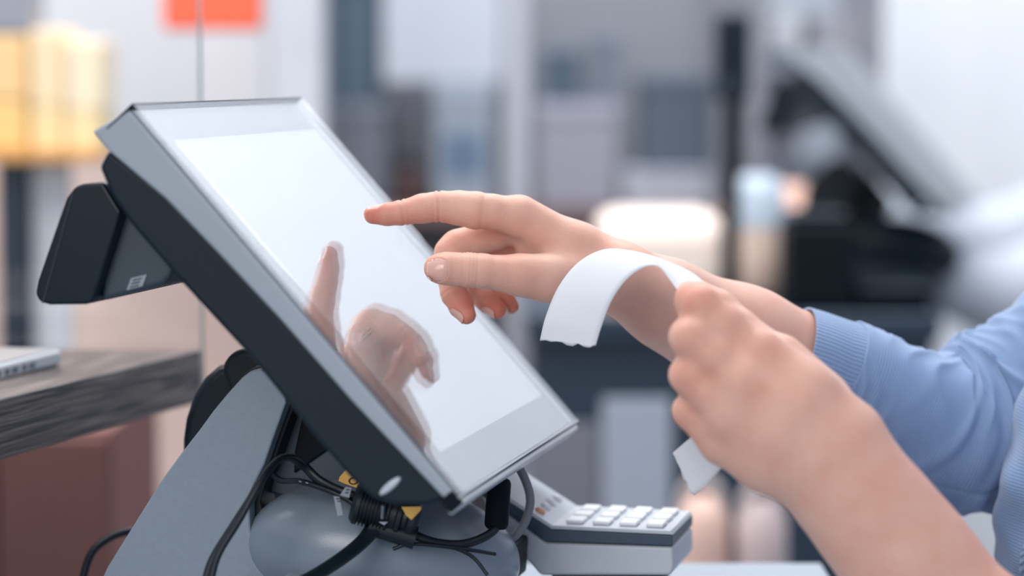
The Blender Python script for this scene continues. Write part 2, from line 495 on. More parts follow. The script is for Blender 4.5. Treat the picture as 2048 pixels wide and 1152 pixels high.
prism('corner_cap', p, v, BLACK, pos, 0.001)
# oval release button low on the side of the shell
bc = on_plane(780, 972, NE2)
d1 = on_plane(801, 954, NE2) - on_plane(758, 990, NE2)
d1n = d1 / np.linalg.norm(d1); d2n = np.cross(Wv, d1n)
v_, f_ = ellipsoid_data(bc, (d1n * 0.0072, d2n * 0.0021, Wv * 0.0014), 24, 10)
mesh_obj('side_button', v_, f_, SILVER, pos)['label'] = 'pale oval button on the dark shell'

# customer display hanging behind
REFC = P(180, 480, 1.485)
cd_ref = PC - Wv * 0.13
px_rear = [(203, 364), (247, 372), (300, 440), (342, 512), (330, 556), (312, 572), (188, 606), (196, 470)]
cdp = side_prism('customer_display', px_rear, cd_ref, 0.010, 0.150, mat('customer_display_grey', (52, 66, 78), 0.5, bump=0.2, bscale=1500), pos, 0.003)
px_front = [(150, 372), (166, 367), (206, 364), (243, 424), (232, 460), (200, 560), (186, 600), (176, 609), (98, 610), (78, 604), (69, 588), (74, 562), (132, 395)]
shell_ = side_prism('display_face', px_front, cd_ref, 0.0, 0.160, GLOSSDARK, cdp, 0.0042, 4)
side_prism('face_seam', [(88, 606), (84, 606), (146, 380), (150, 380)], cd_ref, -0.0004, 0.002, SEAM, cdp)
st = side_prism('rating_sticker', [(250, 559), (282, 551), (273, 575), (241, 583)], cd_ref, 0.0092, 0.0099, TAGWHITE, cdp)
for k in range(3):
    side_prism('sticker_print', [(254 - 3 * k, 562 + 7 * k), (272 - 3 * k, 557.5 + 7 * k), (271.2 - 3 * k, 560.5 + 7 * k), (253.2 - 3 * k, 565 + 7 * k)], cd_ref, 0.0090, 0.0093, INK, st)
side_prism('mounting_boss', [(262, 445), (310, 440), (345, 500), (330, 520)], cd_ref, 0.03, 0.12, DARK, pos, 0.003)

# stand ----------------------------------------------------------------
ST = PC - Wv * 0.030
px_leg = [(521, 738), (536, 744), (556, 762), (570, 788), (572, 806), (546, 878), (528, 930), (512, 962), (498, 1010), (500, 1060), (515, 1100), (548, 1137), (590, 1175), (600, 1210), (180, 1210), (214, 1135), (242, 1090), (283, 1024), (324, 959), (365, 903), (397, 862), (426, 822), (456, 786), (484, 755), (500, 743)]
side_prism('stand_arm', px_leg, ST, 0.0, 0.012, ARMGREY, pos, 0.0014)
px_core = [(519, 734), (540, 738), (562, 756), (577, 786), (579, 808), (553, 880), (535, 932), (520, 964), (508, 1010), (520, 1070), (560, 1137), (600, 1210), (170, 1210), (206, 1133), (234, 1086), (275, 1020), (317, 955), (358, 899), (391, 857), (420, 817), (450, 781), (478, 750), (497, 738)]
side_prism('stand_core', px_core, ST, 0.0125, 0.040, SEAM, pos, 0.001)
side_prism('stand_web', [(575, 770), (610, 790), (700, 900), (700, 950), (640, 1000), (540, 1010), (500, 1000), (540, 880)], ST, 0.030, 0.050, mat('web_grey', (62, 76, 90), 0.45), pos, 0.002)
side_prism('cable_recess', [(600, 818), (640, 868), (638, 905), (610, 925), (560, 960), (562, 915), (576, 850), (588, 825)], ST, 0.027, 0.031, BLACK, pos, 0.0008)
far = side_prism('stand_arm', px_leg, ST, 0.088, 0.100, ARMGREY, pos, 0.0014)
# round hinge drum behind the arm
hc = on_plane(498, 800, ST) + Wv * 0.09
u1 = np.array([0.35, -0.07, -0.93]); u1 = u1 - Wv * (u1 @ Wv); u1 /= np.linalg.norm(u1); u2 = np.cross(Wv, u1)
side_prism('hinge_cover', [(362, 930), (362, 880), (368, 838), (384, 790), (406, 756), (432, 733), (470, 722), (560, 800), (520, 930), (420, 1000)], ST + Wv * 0.062, 0.0, 0.024, GLOSSDARK, pos, 0.006, 4)
side_prism('hinge_drum', [(440, 740), (452, 712), (480, 696), (520, 700), (560, 740), (590, 800), (540, 880), (470, 830)], ST + Wv * 0.0405, 0.0, 0.0465, DARK, pos, 0.008, 4)
# low body under the screen
def zat(px, py, d): return P(px, py, d)
zt = 0.975
bx = [(-0.150, 1.53), (-0.030, 1.52), (-0.018, 1.64), (-0.115, 1.80)]
v0 = [np.array([x, y, COUNTER_Z]) for x, y in bx]
v1 = [np.array([bx[0][0] + .02, bx[0][1] + .015, 0.978]), np.array([bx[1][0] - .012, bx[1][1] + .015, 0.962]), np.array([bx[2][0] - .012, bx[2][1] - .015, 0.968]), np.array([bx[3][0] + .02, bx[3][1] - .015, 0.985])]
mesh_obj('base_body', v0 + v1, [(0, 1, 2, 3), (7, 6, 5, 4)] + [(i, (i + 1) % 4, 4 + (i + 1) % 4, 4 + i) for i in range(4)], MIDGREY, pos, bevel=0.006, seg=4)
# smooth dished cover over the foot
dc = P(768, 1105, 1.630)
ax0 = np.array([0.0775, -0.004, -0.004]); ax1 = np.array([0.012, 0.058, 0.0]); ax2 = np.array([-0.006, -0.01, 0.044])
v_, f_ = ellipsoid_data(dc, (ax0, ax1, ax2), 56, 28)
mesh_obj('foot_cover', v_, f_, mat('dished_cover', (132, 146, 160), 0.26, spec=0.55, bump=0.15, bscale=1500), pos, sharp=0)
side_prism('rear_bracket', [(1000, 1100), (1015, 1105), (1010, 1180), (940, 1180), (955, 1135)], P(1000, 1100, 1.62), 0.0, 0.06, DARK, pos, 0.002)

# ------------------------------------------------------------------ cables
DZ = 0.11     # the cables run behind the lower edge of the screen
def PT(l): return [P(x, y, d + DZ) for x, y, d in l]
cab = thing('flat_power_cable', 'thick flat black cable looping over the stand into the ribbed connector', 'cable', P(430, 1150, 1.53))
tube('cable_sheath', PT([(418, 1175, 1.405), (436, 1110, 1.41), (478, 1040, 1.415), (520, 965, 1.42), (552, 924, 1.43), (580, 915, 1.44), (608, 932, 1.455), (640, 962, 1.455), (690, 986, 1.45), (730, 1000, 1.448)]), [0.0028] * 73, RUBBER, cab, flat=0.72, flatdir=(-0.6, -0.1, 0.7))
tube('cable_sheath', PT([(408, 1175, 1.41), (426, 1118, 1.415), (468, 1050, 1.42), (500, 1000, 1.423), (517, 968, 1.425)]), [0.0024] * 33, RUBBER, cab)
cab2 = thing('thin_black_cable', 'thin black cable with faint print running from the recess to the ribbed connector', 'cable', P(556, 960, 1.60))
tube('cable_sheath', PT([(548, 952, 1.495), (566, 962, 1.48), (600, 963, 1.46), (650, 978, 1.452), (690, 996, 1.448), (718, 1016, 1.446)]), [0.0017] * 41, RUBBER, cab2)
for k, (x, y) in enumerate([(598, 962), (612, 965), (655, 978), (665, 982), (675, 987)]):
    c0 = P(x, y - 1.0, 1.5645 - 0.0012 * (k > 1)); a_ = P(x + 5, y + 1.2, 1.5645 - 0.0012 * (k > 1)) - c0
    vv, ff = tube_data([c0 - Y * .0012, c0 + a_ - Y * .0012], 0.00035, 6); mesh_obj('cable_print', vv, ff, TAGWHITE, cab2)
con = thing('ribbed_cable_connector', 'ribbed black barrel connector under the screen corner', 'connector', P(770, 1020, 1.555))
ca, cb = P(706, 1003, 1.557), P(838, 1040, 1.557)
cd = cb - ca
prof = [(0, .0), (0, .0095), (.06, .0118), (.10, .0118)]
t = .12
for k in range(8): prof += [(t, .0118), (t + .010, .0102), (t + .030, .0102), (t + .040, .0118)]; t += .052
prof += [(.56, .0118), (.57, .0098), (.66, .0100), (.68, .0112), (.74, .0112), (.76, .0086), (.82, .0090), (.86, .0105), (.94, .0105), (1.0, .0075), (1.0, 0.0)]
vv, ff = tube_data([ca + cd * q for q, r in prof], [r * 1.02 + 1e-5 for q, r in prof], 36)
mesh_obj('connector_body', vv, ff, RUBBER, con, sharp=25)
side_prism('latch_window', [(762, 1010), (768, 1012), (766, 1040), (760, 1038)], P(766, 1024, 1.540), 0, 0.004, mat('latch_grey', (96, 106, 116), 0.4), con, 0.0006)
side_prism('latch_clip', [(756, 1044), (776, 1044), (768, 1051)], P(766, 1048, 1.544), 0, 0.003, MIDGREY, con, 0.0004)
vv, ff = tube_data([ca + cd * .25 + np.array([.0, -.001, -.010]), ca + cd * .95 + np.array([0, -.001, -.0105])], [0.006, 0.0065], 20)
mesh_obj('connector_shroud', vv, ff, RUBBER, con, sharp=25)
rc = thing('ribbon_cable', 'wide flat black cable running down to the left from the ribbed connector', 'cable', P(650, 1130, 1.53))
tube('cable_sheath', PT([(750, 1050, 1.446), (728, 1080, 1.44), (690, 1112, 1.43), (640, 1145, 1.42), (590, 1172, 1.41)]), [0.0054] * 33, RUBBER, rc, flat=0.45, flatdir=(-0.1, -0.3, 0.9))
lc = thing('looping_black_cable', 'thin black cable sagging from the ribbed connector to the upright black ferrite barrel', 'cable', P(900, 1085, 1.56))
tube('cable_sheath', PT([(806, 1050, 1.45), (830, 1070, 1.448), (870, 1085, 1.45), (920, 1089, 1.455), (960, 1078, 1.465), (988, 1060, 1.475), (995, 1040, 1.48)]), [0.0026] * 49, RUBBER, lc)
fe = thing('ferrite_barrel', 'upright black cylinder hanging on a cable right of the screen corner', 'ferrite core', P(994, 1056, 1.59))
fa, fb = P(992, 1058, 1.59), P(999, 957, 1.59)
fd = fb - fa
vv, ff = tube_data([fa + fd * q for q in (0, 0.0, .04, .10, .9, .97, 1.0, 1.0)], [1e-5, .0050, .0062, .0068, .0068, .0062, .0050, 1e-5], 28)
mesh_obj('ferrite_body', vv, ff, BLACK, fe, sharp=60)
gc = thing('grey_data_cable', 'smooth grey cable looping round the upright black ferrite barrel', 'cable', P(1050, 1000, 1.63))
tube('cable_sheath', PT([(1015, 915, 1.53), (1038, 936, 1.53), (1056, 975, 1.53), (1060, 1010, 1.53), (1046, 1052, 1.53), (1018, 1080, 1.53), (975, 1088, 1.525), (920, 1070, 1.52), (868, 1042, 1.515), (836, 1018, 1.51), (800, 1000, 1.51)]), [0.0026] * 81, GREYCABLE, gc)
gc2 = thing('grey_cable_arc', 'grey cable arching behind the stand recess above the black cables', 'cable', P(640, 910, 1.67))
tube('cable_sheath', PT([(590, 935, 1.57), (612, 912, 1.57), (655, 913, 1.565), (700, 935, 1.56), (735, 965, 1.555)]), [0.0030] * 33, GREYCABLE, gc2)
tube('inner_cable', PT([(596, 940, 1.56), (620, 925, 1.56), (660, 932, 1.555), (700, 955, 1.55), (735, 980, 1.545)]), [0.0022] * 33, RUBBER, gc2)
bc1 = thing('curved_black_wire', 'thin black wire arching from behind the stand at the lower left', 'cable', P(200, 1120, 1.70))
tube('cable_sheath', PT([(160, 1180, 1.60), (180, 1112, 1.61), (215, 1078, 1.62), (262, 1062, 1.63), (330, 1062, 1.64)]), [0.0026] * 33, RUBBER, bc1)
for k, (pts, lab) in enumerate([([(786, 1098, 1.445), (820, 1088, 1.445), (880, 1092, 1.447), (940, 1100, 1.455), (990, 1108, 1.47)], 'upper of two thin dark strands modelled as cable shadows on the grey base'),
                               ([(880, 1090, 1.450), (920, 1100, 1.452), (950, 1118, 1.453), (975, 1150, 1.45)], 'lower of two thin dark strands modelled as cable shadows on the grey base, bending down')]):
    wb = thing('cable_shadow_strand', lab, 'cable shadow', P(*pts[1]), 'cable shadow strands on the grey base')
    tube('cable_sheath', PT(pts), [0.0011] * ((len(pts) - 1) * 8 + 1), RUBBER, wb)  # shadows of the cables on the base, modelled as thin dark strands

# tags
yt = thing('yellow_hang_tag', 'yellow tag with a ring symbol tucked behind the lower screen edge', 'tag', P(705, 960, 1.58))
pl = [on_plane(x, y, P(705, 960, 1.575), np.array([0.1, -0.98, 0.15])) for x, y in [(694, 937), (702, 941), (708, 952), (714, 952), (738, 984), (690, 968), (677, 962), (679, 954)]]
prism('tag_card', pl, np.array([0.0001, 0.0009, 0]), YELLOW, yt, 0.0002)
rcn = on_plane(706, 962, P(705, 960, 1.5742), np.array([0.1, -0.98, 0.15]))
ring = [rcn + np.array([math.cos(a) * .0022, 0, math.sin(a) * .0017]) for a in np.linspace(0, 2 * math.pi, 25)]
vv, ff = tube_data(ring, 0.00038, 6); mesh_obj('ring_symbol', vv, ff, INK, yt)['label'] = 'dark ring printed on the tag'
yt2 = thing('yellow_tag_tip', 'small yellow tag tip poking out below the screen corner', 'tag', P(822, 1025, 1.58))
pl = [on_plane(x, y, P(822, 1025, 1.535), np.array([0.1, -0.98, 0.15])) for x, y in [(803, 1014), (842, 1013), (842, 1020), (823, 1040), (812, 1031)]]
prism('tag_card', pl, np.array([0.0001, 0.0009, 0]), YELLOW, yt2, 0.0002)
wt = thing('clear_cable_label', 'clear label wrapped round the black cable with its end hanging down', 'label', P(690, 990, 1.56))
for q, nm in (([(691, 974), (703, 976), (698, 996), (680, 990)], 'label_wrap'), ([(667, 992), (679, 994), (686, 1030), (675, 1032)], 'label_tail')):
    pl = [on_plane(x, y, P(690, 990, 1.548), np.array([0.1, -0.98, 0.15])) for x, y in q]
    prism(nm, pl, np.array([0.0001, 0.0005, 0]), TAGWHITE, wt)
for (x, y) in ((692, 980), (690, 986), (672, 998), (675, 1003)):
    c0 = on_plane(x, y, P(690, 990, 1.5475), np.array([0.1, -0.98, 0.15]))
    vv, ff = tube_data([c0, c0 + np.array([.0018, 0, .0003])], 0.0003, 6); mesh_obj('label_print', vv, ff, INK, wt)

# ------------------------------------------------------------------ card payment terminal
PADLIGHT = mat('pale_grey_plastic', (190, 198, 208), 0.4, bump=0.1, bscale=1500)
PADBAND = mat('slate_band', (44, 64, 84), 0.4)
KEYM = mat('pale_key', (226, 232, 238), 0.4)
pr = P(1345, 1092, 1.66)
pad = thing('card_payment_terminal', 'light grey card payment pin pad with raised keys right of the stand', 'card terminal', P(1220, 1150, 1.70))
side_prism('lower_body', [(1020, 1032), (1091, 1085), (1345, 1094), (1347, 1138), (1340, 1152), (1080, 1152), (1000, 1060), (958, 989)], pr, 0.001, 0.077, PADLIGHT, pad, 0.0022)
side_prism('side_band', [(962, 967), (1025, 1009), (1103, 1059), (1345, 1071), (1345, 1092), (1091, 1083), (1020, 1030), (958, 988)], pr, 0.0, 0.078, PADBAND, pad, 0.0006)
tp = side_prism('top_panel', [(962, 957), (1026, 1000), (1105, 1051), (1341, 1062), (1346, 1070), (1103, 1058.4), (1025, 1008.4), (960, 965)], pr, 0.0005, 0.0775, PADLIGHT, pad, 0.0004)
p0 = on_plane(1112, 1051.5, pr); p1 = on_plane(1341, 1062, pr); ex = (p1 - p0) / np.linalg.norm(p1 - p0); en = np.cross(ex, Wv); en = en if en[2] > 0 else -en
L = np.linalg.norm(p1 - p0)
for i in range(4):
    for j in range(3):
        o_ = p0 + ex * (L * (0.06 + 0.235 * i)) + Wv * (0.008 + 0.0225 * j)
        pl, vv = frame_box(o_, ex, Wv, en, 0, 0.0105, 0, 0.0175, 0.0, 0.0026)
        prism('key', pl, vv, KEYM, pad, 0.0012)
q0 = on_plane(1060, 1022, pr); q1 = on_plane(1105, 1051, pr); eq = (q1 - q0) / np.linalg.norm(q1 - q0); nq = np.cross(eq, Wv); nq = nq if nq[2] > 0 else -nq
for j in range(4):
    c_ = q0 + eq * 0.004 + Wv * (0.012 + 0.017 * j)
    v_, f_ = ellipsoid_data(c_, (eq * .0035, Wv * .0048, nq * .0028), 18, 8)
    kk = mesh_obj('function_key', v_, f_, mat('orange_key', (214, 160, 130), 0.4) if j == 0 else KEYM, pad)
    if j == 0: kk['label'] = 'orange tinted round key'
side_prism('stand_foot', [(1090, 1152), (1330, 1152), (1320, 1172), (1110, 1172)], pr, 0.01, 0.07, mat('foot_dark', (40, 52, 64), .5), pad, 0.001)

# ------------------------------------------------------------------ oak shelf, glass partition and flat case at the left
def wood():
    m = bpy.data.materials.new('dark_oak'); m.use_nodes = True; nt = m.node_tree; b = nt.nodes['Principled BSDF']
    t = nt.nodes.new('ShaderNodeTexCoord'); mp = nt.nodes.new('ShaderNodeMapping')
    mp.inputs['Rotation'].default_value = (0, 0, math.radians(-77.7)); mp.inputs['Scale'].default_value = (1, 1, 1)
    m2 = nt.nodes.new('ShaderNodeMapping'); m2.inputs['Scale'].default_value = (5, 70, 330)
    nt.links.new(t.outputs['Object'], mp.inputs[0]); nt.links.new(mp.outputs[0], m2.inputs[0])
    nz = nt.nodes.new('ShaderNodeTexNoise'); nz.inputs['Scale'].default_value = 1.0; nz.inputs['Detail'].default_value = 8; nz.inputs['Roughness'].default_value = .65; nz.inputs['Distortion'].default_value = 1.2
    nt.links.new(m2.outputs[0], nz.inputs['Vector'])
    cr = nt.nodes.new('ShaderNodeValToRGB')
    cr.color_ramp.elements[0].position = .42; cr.color_ramp.elements[0].color = lin((22, 22, 27)) + (1,)
    cr.color_ramp.elements[1].position = .62; cr.color_ramp.elements[1].color = lin((124, 116, 114)) + (1,)
    nt.links.new(nz.outputs['Fac'], cr.inputs[0]); nt.links.new(cr.outputs[0], b.inputs['Base Color'])
    b.inputs['Roughness'].default_value = .38; b.inputs['Specular IOR Level'].default_value = .55
    bp = nt.nodes.new('ShaderNodeBump'); bp.inputs['Strength'].default_value = .7; bp.inputs['Distance'].default_value = .0012
    nt.links.new(nz.outputs['Fac'], bp.inputs['Height']); nt.links.new(bp.outputs[0], b.inputs['Normal'])
    return m
OAK = wood()
sA, sB = P(0, 806, 1.655), P(402, 693, 1.945)
dirS = (sB - sA) / np.linalg.norm(sB - sA)
zs = 0.5 * (sA[2] + sB[2])
fa_ = sB - dirS * 0.75; fa_[2] = zs; sB2 = sB.copy(); sB2[2] = zs
shelf = thing('oak_shelf', 'thick dark oak shelf board beside the till at the left', 'shelf', (fa_[0], fa_[1], zs - .036))
polyS = [fa_, sB2, sB2 + np.array([-0.75, 0.02, 0]), fa_ + np.array([-0.75, 0.02, 0])]
prism('shelf_board', polyS, np.array([0, 0, -0.036]), OAK, shelf, 0.0014, seg=2)
box('shelf_post', sB[0] - .62, sB[0] - .58, 1.70, 1.74, 0.0, zs - .0365, mat('steel_post', (120, 126, 132), .4, .6), shelf, 0.003)
box('shelf_post', sB[0] - .62, sB[0] - .58, 1.30, 1.34, 0.0, zs - .0365, mat('steel_post', (120, 126, 132), .4, .6), shelf, 0.003)
gm = bpy.data.materials.new('partition_glass'); gm.use_nodes = True; nt = gm.node_tree; nt.nodes.remove(nt.nodes['Principled BSDF'])
tr = nt.nodes.new('ShaderNodeBsdfTransparent'); tr.inputs[0].default_value = (.975, .985, .985, 1); gl = nt.nodes.new('ShaderNodeBsdfGlossy'); gl.inputs['Roughness'].default_value = .02
fr = nt.nodes.new('ShaderNodeFresnel'); fr.inputs['IOR'].default_value = 1.3; mx = nt.nodes.new('ShaderNodeMixShader')
nt.links.new(fr.outputs[0], mx.inputs[0]); nt.links.new(tr.outputs[0], mx.inputs[1]); nt.links.new(gl.outputs[0], mx.inputs[2]); nt.links.new(mx.outputs[0], nt.nodes['Material Output'].inputs[0])
gy = sB[1] + 0.03
gx = P(402, 400, gy)[0]
part = thing('glass_partition', 'clear glass partition pane standing at the end of the oak shelf', 'partition', (gx, gy, zs - .04))
box('glass_pane', gx - 0.8, gx - .0012, gy, gy + .006, zs - .04, 1.72, gm, part)
box('pane_edge', gx - .0012, gx + .0006, gy, gy + .006, zs - .04, 1.72, mat('glass_edge_green', (150, 164, 168), .2), part)
cas = thing('flat_white_case', 'flat silver white case with printed side lying on the oak shelf', 'case', P(40, 715, 1.80) * [1, 1, 0] + np.array([0, 0, zs]))
cA = P(124, 694, 1.84); cA[2] = zs
cu = -dirS; cv = np.array([-dirS[1], dirS[0], 0])
ctr = cA
pl, vv = frame_box(ctr, cu, cv, Z, 0, 0.16, 0, 0.10, 0.0005, 0.0105)
prism('case_body', pl, vv, mat('white_case', (206, 212, 220), .35), cas, 0.0025)
pl, vv = frame_box(ctr, cu, cv, Z, 0.004, 0.156, 0.004, 0.096, 0.0105, 0.0115)
prism('case_lid', pl, vv, mat('grey_lid', (170, 178, 186), .3), cas, 0.0005)
for k in range(7):
    pl, vv = frame_box(ctr - cv * .0004, cu, cv, Z, 0.04 + .012 * k, 0.048 + .012 * k - .002 * (k % 2), 0, 0.0006, 0.0035, 0.0072)
    prism('side_print', pl, vv, mat('print_grey', (110, 122, 134), .5), cas)
# ------------------------------------------------------------------ the shop: floor, walls, added glow panels, counters
def S(o): o['kind'] = 'structure'; return o
FLOORM = mat('floor_tile', (150, 152, 158), .35, var=.06, vscale=3)
WALLM = mat('white_wall', (186, 194, 204), .8)
WALLL = mat('warm_beige_wall', (226, 200, 190), .8)
S(box('floor', -4, 4, -1.5, 7.5, -.06, 0, FLOORM, origin=(0, 3, 0)))
S(box('wall_back', -4, 4, 5.6, 5.7, 0, 4.2, WALLM, origin=(0, 5.6, 0)))
# glowing panels added on the back wall, unseen, for the till screen to mirror
wm = emit_mat('bright_glow_pane', (240, 243, 248), 2.1)
wm2 = emit_mat('dim_glow_pane', (232, 238, 246), 1.08)
for i in range(3):
    x0 = -.25 + i * 1.15
    wf = box('glow_panel_%d' % (i + 1), x0, x0 + 1.13, 5.56, 5.6, 1.72, 3.6, mat('glow_panel_frame_white', (225, 230, 236), .5), origin=(x0 + .5, 5.58, 1.8)); S(wf)
    box('pane', x0 + .012, x0 + 1.118, 5.548, 5.559, 2.12, 3.58, wm, wf)['label'] = 'brighter upper glow pane, added for the screen reflection'
    box('dim_glow_pane', x0 + .012, x0 + 1.118, 5.548, 5.559, 1.74, 2.11, wm2, wf)['label'] = 'dimmer lower glow pane, added for the screen reflection'
WY = 4.6
box_n = {}
def zpx(py, d): return P(1024, py, d)[2]
def xpx(px, d): return P(px, 576, d)[0]
def wl(name, x0, x1, y0, y1, z0, z1, m): return S(box(name, x0, x1, y0, y1, z0, z1, m, origin=((x0 + x1) / 2, y0, z0)))
# left beige wall panel and brown cabinet
wl('wall_left', -2.6, xpx(520, 4.3), 4.3, 4.4, 0, 4.0, WALLL)
# right bright white wall behind the second cashier
wl('wall_right', xpx(1745, 4.9), 2.9, 4.9, 5.0, 0, 3.0, mat('bright_white_wall', (236, 240, 246), .7))

# own counter
cpoly = [(-.40, 1.20), (.207, 1.20), (.207, 1.87), (-.12, 1.87)]
ctop = prism('checkout_counter', [np.array([x, y, COUNTER_Z - .04]) for x, y in cpoly], Z * .0395, mat('counter_laminate', (150, 164, 178), .35), None, .002, origin=(-.1, 1.5, COUNTER_Z - .04))
tag(ctop, 'pale grey laminate worktop slab under the till and the card terminal', 'worktop')
cc = thing('counter_cabinet', 'grey cabinet body carrying the pale grey worktop slab', 'cabinet', (-.0, 1.55, 0))
box('cabinet_body', -.10, .19, 1.24, 1.85, 0.06, COUNTER_Z - .0405, mat('counter_body', (90, 98, 110), .6), cc)
box('plinth', -.08, .17, 1.26, 1.83, 0, .0595, BLACK, cc)
for k in range(2): box('cabinet_door', -.095 + .142 * k, .043 + .142 * k, 1.222, 1.2395, .08, COUNTER_Z - .06, mat('counter_door', (104, 112, 124), .5), cc, .002)
# ------------------------------------------------------------------ background goods
def carton(name, label, cat, px, d, thick, rgb, group=None, lid=True, stripe=None, rough=.6, base_z=None):
    """goods box standing at true depth d; px = apparent left, top, right, bottom"""
    x0, x1 = xpx(px[0], d), xpx(px[2], d); z1 = zpx(px[1], d); z0 = base_z if base_z is not None else zpx(px[3], d)
    m = mat('%s_%d_%d_%d' % ((cat.replace(' ', '_'),) + tuple(rgb)), rgb, rough)
    t = thing(name, label, cat, ((x0 + x1) / 2, d + thick / 2, z0), group)
    hh = z1 - z0; w = x1 - x0
    box('box_body', x0, x1, d, d + thick, z0 + .0002, z0 + hh * (.82 if lid else 1), m, t, min(.006, w * .1))
    if lid: box('box_lid', x0 - .002, x1 + .002, d - .002, d + thick + .002, z0 + hh * .8205, z1, mat('%s_%d_%d_%d_lid' % ((cat.replace(' ', '_'),) + tuple(rgb)), tuple(min(255, int(c * 1.07)) for c in rgb), rough), t, min(.006, w * .1))
    if stripe:
        box('front_label', x0 + w * .15, x1 - w * .15, d - .0016, d - .0002, z0 + hh * .25, z0 + hh * .6, mat('lab_%d_%d_%d' % stripe, stripe, .5), t)
    return t
def shelf_unit(name, label, x0, x1, y0, y1, zs_, m, top, back=None):
    t = thing(name, label, 'shelving', ((x0 + x1) / 2, (y0 + y1) / 2, 0))
    for xx in (x0, x1 - .03):
        for yy in (y0, y1 - .03): box('upright', xx, xx + .03, yy, yy + .03, 0, top, GOND, t, .002)
    for z_ in zs_: box('shelf_board', x0 + .0305, x1 - .0305, y0 + .001, y1 - .031, z_ - .022, z_, m, t, .002)
    if back: box('back_panel', x0 + .031, x1 - .031, y1 - .028, y1 - .02, .1, top - .02, back, t)
    return t
D1_ = 4.3
gz = zpx(415, D1_); gz2 = zpx(152, D1_)
GOND = mat('shelf_grey', (128, 130, 140), .5)
shelf_unit('goods_shelving', 'grey shop shelving filled with boxes behind the hands', xpx(620, D1_), xpx(1462, D1_), D1_ - .04, D1_ + .42, [.35, .70, gz], mat('shelf_brown', (120, 100, 98), .6), 1.72, mat('shelf_back_grey', (138, 142, 152), .7))
bxs = [
 ('carton', 'dark grey carton left of the brown jar on the middle shelf', (648, 205, 775, 415), (112, 118, 130), None),
 ('blue_grey_pack', 'blue grey pack with a dark blue label left of the white post', (868, 168, 985, 415), (150, 162, 176), (98, 120, 146)),
 ('carton', 'wide mauve grey carton right of the white post', (1075, 205, 1235, 415), (152, 152, 166), None),
 ('carton', 'pale flat carton beside the black display pole', (1245, 340, 1425, 415), (176, 180, 192), None),
]
for nm, lb, px, rgb, stp in bxs: carton(nm, lb, 'box', px, D1_, .2, rgb, stripe=stp, base_z=gz)
# dark box resting on the pale carton
carton('dark_carton', 'dark slate carton stacked on the pale flat carton', 'box', (1282, 150, 1430, 339), D1_ + .02, .16, (84, 96, 112))
carton('slate_pack', 'slim teal slate pack standing on the mauve grey carton', 'box', (1090, 100, 1160, 204), D1_ + .02, .14, (72, 90, 108), base_z=zpx(204.6, D1_))
carton('slate_pack', 'slim dark pack standing upright on the mauve grey carton, nearest the slate carton', 'box', (1180, 70, 1240, 204), D1_ + .02, .14, (110, 118, 132), base_z=zpx(204.6, D1_))
carton('white_carton', 'large white carton stacked on the blue grey pack', 'box', (765, -60, 1005, 150), D1_ + .0, .22, (196, 204, 216), lid=False, base_z=zpx(167.4, D1_))
carton('teal_carton', 'dark teal carton stacked on the dark grey carton', 'box', (652, -60, 752, 150), D1_ + .0, .2, (84, 104, 122), base_z=zpx(204.4, D1_))
# brown jar
jx, jd = xpx(815, D1_), D1_ + .05
jar = thing('brown_jar', 'small dark brown jar on the middle shelf above the fingertip', 'jar', (jx, jd, gz))
rr = .026
vv, ff = tube_data([np.array([jx, jd, gz + q]) for q in (.0005, .0005, .004, .045, .052, .056)], [1e-4, rr * .9, rr, rr, rr * .75, rr * .7], 24); mesh_obj('jar_body', vv, ff, mat('brown_glass', (84, 62, 62), .3), jar, sharp=50)
vv, ff = tube_data([np.array([jx, jd, gz + q]) for q in (.0565, .0565, .072, .073)], [1e-4, rr * .8, rr * .8, 1e-4], 24); mesh_obj('jar_lid', vv, ff, mat('jar_lid', (60, 50, 56), .4), jar, sharp=40)
# white post
pst = thing('white_post', 'slim white square post rising in front of the shelving', 'post', (xpx(1033, 3.9), 3.9, 0))
box('post_shaft', xpx(1012, 3.9), xpx(1056, 3.9), 3.88, 3.91, .02, 2.6, mat('post_white', (168, 172, 184), .5), pst, .002)
box('post_foot', xpx(1000, 3.9), xpx(1068, 3.9), 3.86, 3.93, 0, .0195, mat('post_white', (168, 172, 184), .5), pst, .002)
# left: white pillar, poster boards, yellow boxes, orange sign
pil = thing('white_pillar', 'wide white pillar behind the top corner of the till screen', 'pillar', (xpx(590, 3.7), 3.7, 0))
box('pillar_shaft', xpx(540, 3.7), xpx(645, 3.7), 3.7, 3.78, .06, 2.7, mat('pillar_white', (196, 202, 212), .6), pil, .004)
box('pillar_base', xpx(530, 3.7), xpx(655, 3.7), 3.69, 3.79, 0, .0595, mat('pillar_white', (196, 202, 212), .6), pil, .004)
brd = thing('white_display_board', 'large white display board on legs behind the yellow packs', 'board', (xpx(320, 3.9), 3.9, 0))
box('board_panel', xpx(60, 3.9), xpx(535, 3.9), 3.9, 3.93, zpx(330, 3.9), 1.75, mat('board_white', (206, 207, 213), .6), brd, .003)
for xx in (80, 500): box('board_leg', xpx(xx, 3.9), xpx(xx, 3.9) + .03, 3.9, 3.925, 0, zpx(330.5, 3.9), mat('board_leg', (190, 190, 196), .5), brd)
sg = thing('orange_sign', 'bright orange red hanging sign at the top of the glass', 'sign', (xpx(425, 3.3), 3.3, zpx(52, 3.3)))
box('sign_panel', xpx(328, 3.3), xpx(524, 3.3), 3.3, 3.325, zpx(60, 3.3), 1.50, mat('sign_orange', (255, 104, 70), .5), sg, .006)
for xx in (360, 490): box('sign_rod', xpx(xx, 3.3), xpx(xx, 3.3) + .006, 3.31, 3.316, 1.5003, 2.9, SILVER, sg)
